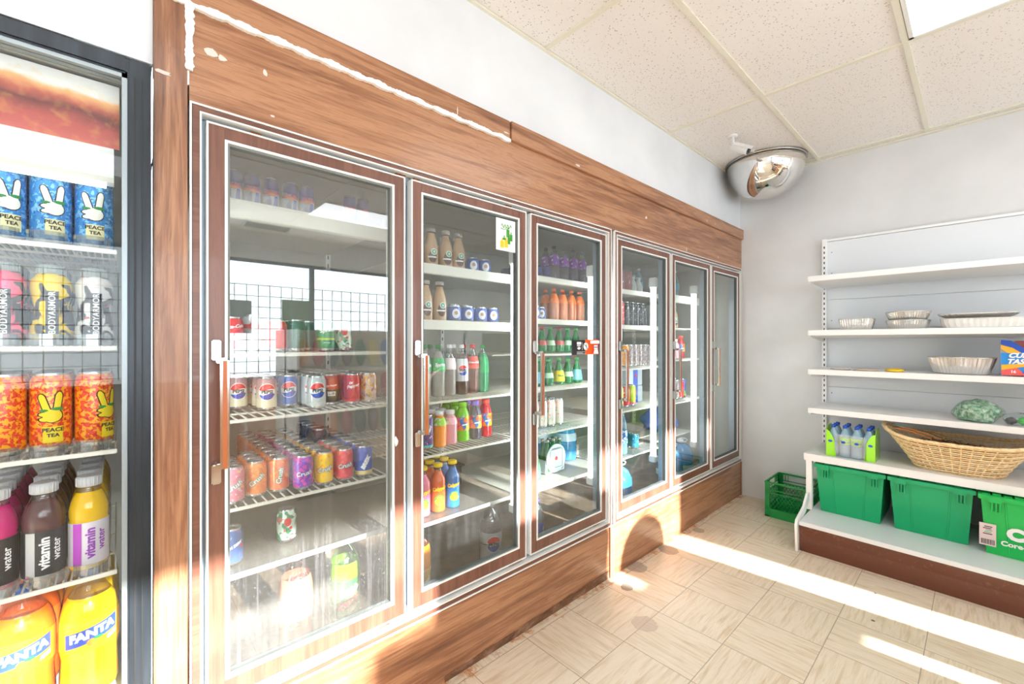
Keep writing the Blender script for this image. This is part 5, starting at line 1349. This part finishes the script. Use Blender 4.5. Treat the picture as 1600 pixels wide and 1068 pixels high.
# ---- foil pans, packs and bags on the upper shelves
FOIL = NT('foil'); fo = FOIL.obj(); FOILM = FOIL.pbr(lin((228, 226, 222)), .26, .75, 0, FOIL.bump(FOIL.noise(fo, 160, 2), .35, .001))
def foil(name, loc, rx, ry, hh, label, sq=2.0, group=None, taper=.82, flute=.018, mat=FOILM, cat='foil pan', parts=True):
    t = empty(name, loc, label, cat, group); n = 96
    def R(a, s): k = 1 / ((abs(math.cos(a)) ** sq + abs(math.sin(a)) ** sq) ** (1 / sq)); return rx * k * s * math.cos(a), ry * k * s * math.sin(a)
    b = bmesh.new(); rings = []
    for (s, z, f) in ((0.0, .001, 0), (taper * .96, .001, 0), (taper, .004, 1), (taper + (1 - taper) * .5, hh * .5, 1), (.97, hh - .004, 1), (.975, hh, 0)):
        rw = []
        for i in range(n):
            a = 2 * PI * i / n; m = 1 + (flute * (1 if i % 2 else -1) * f); x, y = R(a, max(s, .001) * m); rw.append(b.verts.new((x, y, z)))
        rings.append(rw)
    for A, B in zip(rings, rings[1:]):
        for i in range(n): b.faces.new((A[i], A[(i + 1) % n], B[(i + 1) % n], B[i]))
    o = link('pan_body', b, mat, t); sm = o.modifiers.new('thickness', 'SOLIDIFY'); sm.thickness = .0007
    b = bmesh.new(); tube(b, [R(2 * PI * i / 48, .99) + (hh,) for i in range(48)], .0028, 6, 0, True); link('rolled_edge', b, mat, t)
    return t
SZ = 1.4225
foil('loaf_pan', (3.74, .575, SZ), .065, .098, .074, 'small foil loaf pan at the left of the second shelf', 4.0)
foil('foil_pan', (3.74, .317, SZ), .108, .108, .056, 'lower round foil pan of the stack beside the loaf pan', 2.0, 'round foil pans')
foil('foil_pan', (3.74, .317, SZ + .0585), .110, .110, .050, 'upper round foil pan of the stack beside the loaf pan', 2.0, 'round foil pans')
foil('foam_tray', (3.75, -.02, SZ), .11, .190, .055, 'white lidded foil tray below a dark foil tray', 5.0, 'rectangular trays', .9, .010, M('foam_white', (232, 228, 222), .5))
foil('foil_tray', (3.75, .015, SZ + .058), .11, .165, .026, 'shallow dark foil tray lying on a white tray', 5.0, 'rectangular trays', .78, .012)
foil('roasting_pan', (3.76, .080, 1.150), .14, .148, .098, 'large round fluted foil roasting pan beside the cup pack', 2.4, None, .78, .020)
def flat_pack(name, loc, w_, d_, hh, mat, label, cat):
    t = blob(bmesh.new(), (0, 0, hh * .5), (d_, w_, hh), 11, .06, 20, 6, 0, .5); o = link(name, t, mat); o.location = loc; tag(o, label, cat); return o
flat_pack('paper_packet', (3.68, .655, 1.1505), .062, .05, .010, splotch('packet_print', (212, 200, 190), [((200, 150, 140), .58)], 30), 'flat pale packet at the left of the third shelf', 'packet')
flat_pack('paper_packet', (3.68, .52, 1.1505), .072, .05, .009, splotch('packet_print2', (216, 200, 180), [((186, 140, 120), .58)], 30), 'flat beige packet between the pale packet and yellow packet', 'packet')
flat_pack('yellow_packet', (3.68, .375, 1.1505), .050, .05, .014, splotch('yellow_packet_print', (250, 206, 10), [((214, 120, 20), .60)], 25), 'flat yellow packet left of the roasting pan', 'packet')
# pack of red cups
t = empty('cup_pack', (3.72, -.155, 1.1525), 'bag of red plastic cups with blue printed front', 'cups')
b = bmesh.new()
for i in range(10):
    c = lathe(bmesh.new(), [(.030 + .0, .120 + .0075 * i - .0), (.043, .127 + .0075 * i)] , 18, cap0=False, cap1=False); me = bpy.data.meshes.new('x'); c.to_mesh(me); c.free(); b.from_mesh(me); bpy.data.meshes.remove(me)
c = lathe(bmesh.new(), [(.043, .0), (.030, .195)], 18); me = bpy.data.meshes.new('x'); c.to_mesh(me); c.free(); b.from_mesh(me); bpy.data.meshes.remove(me)
for v in b.verts: v.co.y -= .005
link('cup_stack', b, M('cup_red', (214, 24, 40), .3), t)
b = bmesh.new(); prism(b, [(-.05, .0), (.05, .0), (.052, .205), (-.052, .205)], 'y', -.082, .080);
for v in b.verts: pass
link('clear_bag', b, CLEAR, t)
b = bmesh.new(); box(b, -.054, -.051, -.078, .078, .002, .125, 0)
prism(b, [(.078, .175), (.078, .20), (.04, .195), (.0, .16), (-.04, .125), (.02, .125)], 'x', -.0545, -.052, 1)
prism(b, [(.078, .150), (.078, .172), (.035, .155), (.0, .125), (.05, .125)], 'x', -.0550, -.0525, 2)
prism(b, [(.076, .03), (.076, .06), (-.078, .075), (-.078, .055), (.0, .05)], 'x', -.0556, -.054, 2)
prism(b, [(.076, .002), (.076, .030), (.02, .045), (-.02, .002)], 'x', -.0558, -.054, 3)
prism(b, [(-.03 + math.cos(a) * .030, .022 + math.sin(a) * .016) for a in [2 * PI * i / 16 for i in range(16)]], 'x', -.0566, -.055, 4)
link('printed_front', b, [M('pack_blue', (30, 140, 220), .35), M('pack_royal', (20, 80, 190), .35), M('pack_amber', (250, 180, 30), .35), M('pack_rose', (236, 90, 90), .35), M('pack_sky', (20, 120, 200), .35)], t)
b = flat_text([('CUPS', .036, .008, .112, 0, 0, .0018, .3), ('TASSES', .036, .0, .078, 0, 0, .0018, .3), ('16', .020, .032, .022, 0, 0, .0008, 0)], 'x', -.0575); link('lettering', b, INKW, t)
# green shredded filler bag
t = empty('filler_bag', (3.70, .012, .879), 'clear bag of pale green shredded filler on the fourth shelf', 'bag')
GS = NT('green_shred'); go = GS.obj(); d_, c_ = GS.voro(GS.scale(go, (1, 1, 1)), 260); n_ = GS.noise(go, 60, 3)
GSM = GS.pbr(GS.ramp(n_, [(.35, lin((70, 140, 90))), (.5, lin((150, 200, 160))), (.65, lin((214, 232, 218)))]), .5, 0, .3, GS.bump(d_, .8, .004))
b = blob(bmesh.new(), (0, 0, .052), (.085, .098, .066), 4, .16, 32, 18, 0, .78); link('filler', b, GSM, t)
b = blob(bmesh.new(), (0, 0, .054), (.088, .101, .068), 4, .16, 32, 18, 0, .78); link('bag_film', b, CLEAR, t)
t = empty('toy_bag', (3.66, -.150, .884), 'small clear bag with a bright green toy at the right end of the fourth shelf', 'bag')
b = blob(bmesh.new(), (0, -.01, .022), (.018, .024, .020), 8, .2, 16, 10); link('green_toy', b, M('toy_green', (30, 190, 60), .4), t)
b = blob(bmesh.new(), (0, .035, .018), (.022, .022, .018), 9, .3, 16, 10); link('dark_toy', b, M('toy_grey', (80, 76, 84), .4), t)
b = blob(bmesh.new(), (0, 0, .028), (.045, .072, .036), 10, .2, 20, 12, 0, .78); link('bag_film', b, CLEAR, t)

# ------------------------------------------------------------------ dome mirror and camera at the ceiling
t = empty('dome_mirror', (3.765, 1.150, CZ), 'round silver dome mirror fixed in the ceiling corner', 'mirror')
MIR = M('mirror_dome_silver', (232, 230, 226), .03, 1.0)
b = lathe(bmesh.new(), [(.270 * math.cos(a), -.022 - .262 * math.sin(a)) for a in [PI / 2 * i / 24 for i in range(25)]][:-1] + [(.0005, -.284)], 64)
link('mirror_bowl', b, MIR, t)
b = lathe(bmesh.new(), [(.268, -.017), (.280, -.016), (.282, -.004), (.276, -.001)], 64, cap0=True, cap1=True); link('rim', b, M('rim_steel', (180, 176, 170), .2, .9), t)
t = empty('security_camera', (3.118, 1.155, CZ), 'white bullet security camera on the ceiling near the dome mirror', 'camera')
CW = M('camera_white', (236, 236, 236), .4)
b = lathe(bmesh.new(), [(.034, -.001), (.034, -.008), (.026, -.013), (.001, -.014)], 28); link('ceiling_mount', b, CW, t)
b = tube(bmesh.new(), [(0, 0, -.012), (.004, -.004, -.05), (.014, -.012, -.070)], [.013, .012, .016], 14); link('bracket_arm', b, CW, t)
dirv = Vector((.05, -.85, -.50)).normalized(); p0 = Vector((.012, -.008, -.078)); 
b = tube(bmesh.new(), [p0 - dirv * .020, p0 - dirv * .012, p0 + dirv * .10, p0 + dirv * .104], [.020, .027, .029, .028], 24); body = link('camera_body', b, CW, t)
b = tube(bmesh.new(), [p0 + dirv * .1045, p0 + dirv * .106], [.0262, .0262], 24); face = link('lens_face', b, BLACK, body)
b = tube(bmesh.new(), [p0 + dirv * .106, p0 + dirv * .112], [.012, .010], 16); link('lens', b, M('lens_glass', (60, 64, 70), .05, .5), body)
b = bmesh.new(); s = dirv.cross(Vector((0, 0, 1))).normalized(); u = s.cross(dirv).normalized()
A = []
for q in range(11):
    an = math.radians(10 + 160 * q / 10); A.append((s * math.cos(an) + u * math.sin(an)) * .0315)
for i in range(10):
    v = [b.verts.new(p0 + dirv * .0 + A[i]), b.verts.new(p0 + dirv * .0 + A[i + 1]), b.verts.new(p0 + dirv * .128 + A[i + 1]), b.verts.new(p0 + dirv * .128 + A[i])]; b.faces.new(v)
bmesh.ops.remove_doubles(b, verts=b.verts[:], dist=1e-5); o = link('sun_hood', b, CW, body); sm = o.modifiers.new('thickness', 'SOLIDIFY'); sm.thickness = .002

# ------------------------------------------------------------------ shop behind the photographer (seen in the door glass and the dome mirror), plus added sun blockers
def gondola(x0, x1, y0, y1, label, top=1.45):
    t = empty('snack_rack', ((x0 + x1) / 2, (y0 + y1) / 2, 0), label, 'store shelf')
    b = bmesh.new(); box(b, x0, x1, (y0 + y1) / 2 - .02, (y0 + y1) / 2 + .02, .12, top); link('pegboard', b, M('pegboard_cream', (222, 210, 186), .6), t, True)
    b = bmesh.new(); box(b, x0, x1, y0, y1, 0, .14); link('base', b, M('rack_base', (150, 140, 128), .5), t, True)
    for z in (.45, .78, 1.10):
        b = bmesh.new(); box(b, x0, x1, y1 - .30, y1 - .02, z - .03, z); link('rack_shelf', b, SHW, t, True)
    b = bmesh.new(); box(b, x0, x0 + .02, y0 + .05, y1 - .02, .14, top); link('rack_end', b, SHW, t, True)
    return t
gondola(1.12, 2.24, -1.75, -1.02, 'white snack rack behind the photographer, mirrored in the doors')
gondola(3.12, 4.0, -1.75, -1.02, 'unseen white rack by the back wall, added to block sun behind the photographer')  # unseen rack, added to bound the sun band on the floor
cols = [(240, 150, 30), (200, 40, 50), (60, 60, 70), (110, 40, 60), (60, 110, 60), (230, 200, 60), (60, 90, 170), (214, 90, 40)]
bb = blob(bmesh.new(), (0, 0, .12), (.055, .035, .12), 6, .12, 14, 8, 0, .0)
snack_me = bpy.data.meshes.new('snack_bag'); bb.to_mesh(snack_me); bb.free()
k = 0; zn = {.452: 'lowest', .782: 'second', 1.102: 'third', .142: 'bottom'}
for z in (1.102, .782, .452):
    for i in range(8):
        cname = ['orange', 'red', 'charcoal', 'maroon', 'green', 'yellow', 'blue', 'rust'][(i + k) % 8]; me = snack_me.copy()
        o = link_me('snack_bag', me, M('snack_' + cname, cols[(i + k) % 8], .35)); o.location = (1.21 + .13 * i, -1.18, z + .018)
        tag(o, '%s snack bag on the %s shelf of the rack mirrored in the doors' % (cname, zn[z]), 'snack bag', 'snack bags on the rack')
    k += 3
t = empty('sun_blocker', (2.59, -1.0, 0), 'unseen round-topped board added behind the photographer to cast a curved shadow', 'sun blocker')  # invented blocker, shaped to throw the round shadow and leave sun gaps
b = bmesh.new(); prism(b, [(2.33, .46), (2.85, .46), (2.85, .80)] + [(2.59 + .26 * math.cos(a), .80 + .26 * math.sin(a)) for a in [PI * i / 18 for i in range(1, 18)]] + [(2.33, .80)], 'y', -1.03, -.97); link('blocker_board', b, M('card_brown', (196, 160, 120), .7), t, True)
b = bmesh.new(); box(b, 2.33, 2.52, -1.03, -.97, 0, .46); link('blocker_leg', b, M('card_brown', (196, 160, 120), .7), t, True)
b = bmesh.new(); box(b, 2.62, 2.85, -1.03, -.97, 0, .46); link('blocker_leg', b, M('card_brown', (196, 160, 120), .7), t, True)
b = bmesh.new(); box(b, 2.16, 2.329, -1.012, -.97, 0, .75); link('blocker_side', b, M('card_brown', (196, 160, 120), .7), t, True)  # low board added to shade the floor between rack and blocker
t = empty('checkout_counter', (.0, -2.75, 0), 'long wooden counter under the shop window', 'counter')
b = bmesh.new(); box(b, -1.3, 2.0, -3.0, -2.5, 0, .92); link('counter_body', b, M('counter_wood', (170, 126, 88), .5), t, True)
b = bmesh.new(); box(b, -1.34, 2.04, -3.04, -2.46, .92, .96); link('counter_top', b, M('counter_top', (90, 84, 80), .4), t, True)
b = bmesh.new(); box(b, .98, 1.25, -3.36, -3.35, 1.45, 1.86); tag(link('window_poster', b, M('poster_slate', (70, 90, 92), .6)), 'dark slate poster hung in the shop window', 'poster')
b = bmesh.new(); box(b, 1.60, 1.95, -3.36, -3.35, 1.50, 1.90); tag(link('window_poster', b, M('poster_leaf', (70, 110, 60), .6)), 'dark green poster hung in the shop window', 'poster')
# every prototype must have been placed
for k_, p_ in list(PROTO.items()):
    if not p_[1]:
        for ch in list(p_[0].children_recursive): bpy.data.objects.remove(ch)
        bpy.data.objects.remove(p_[0]); print('unused', k_)
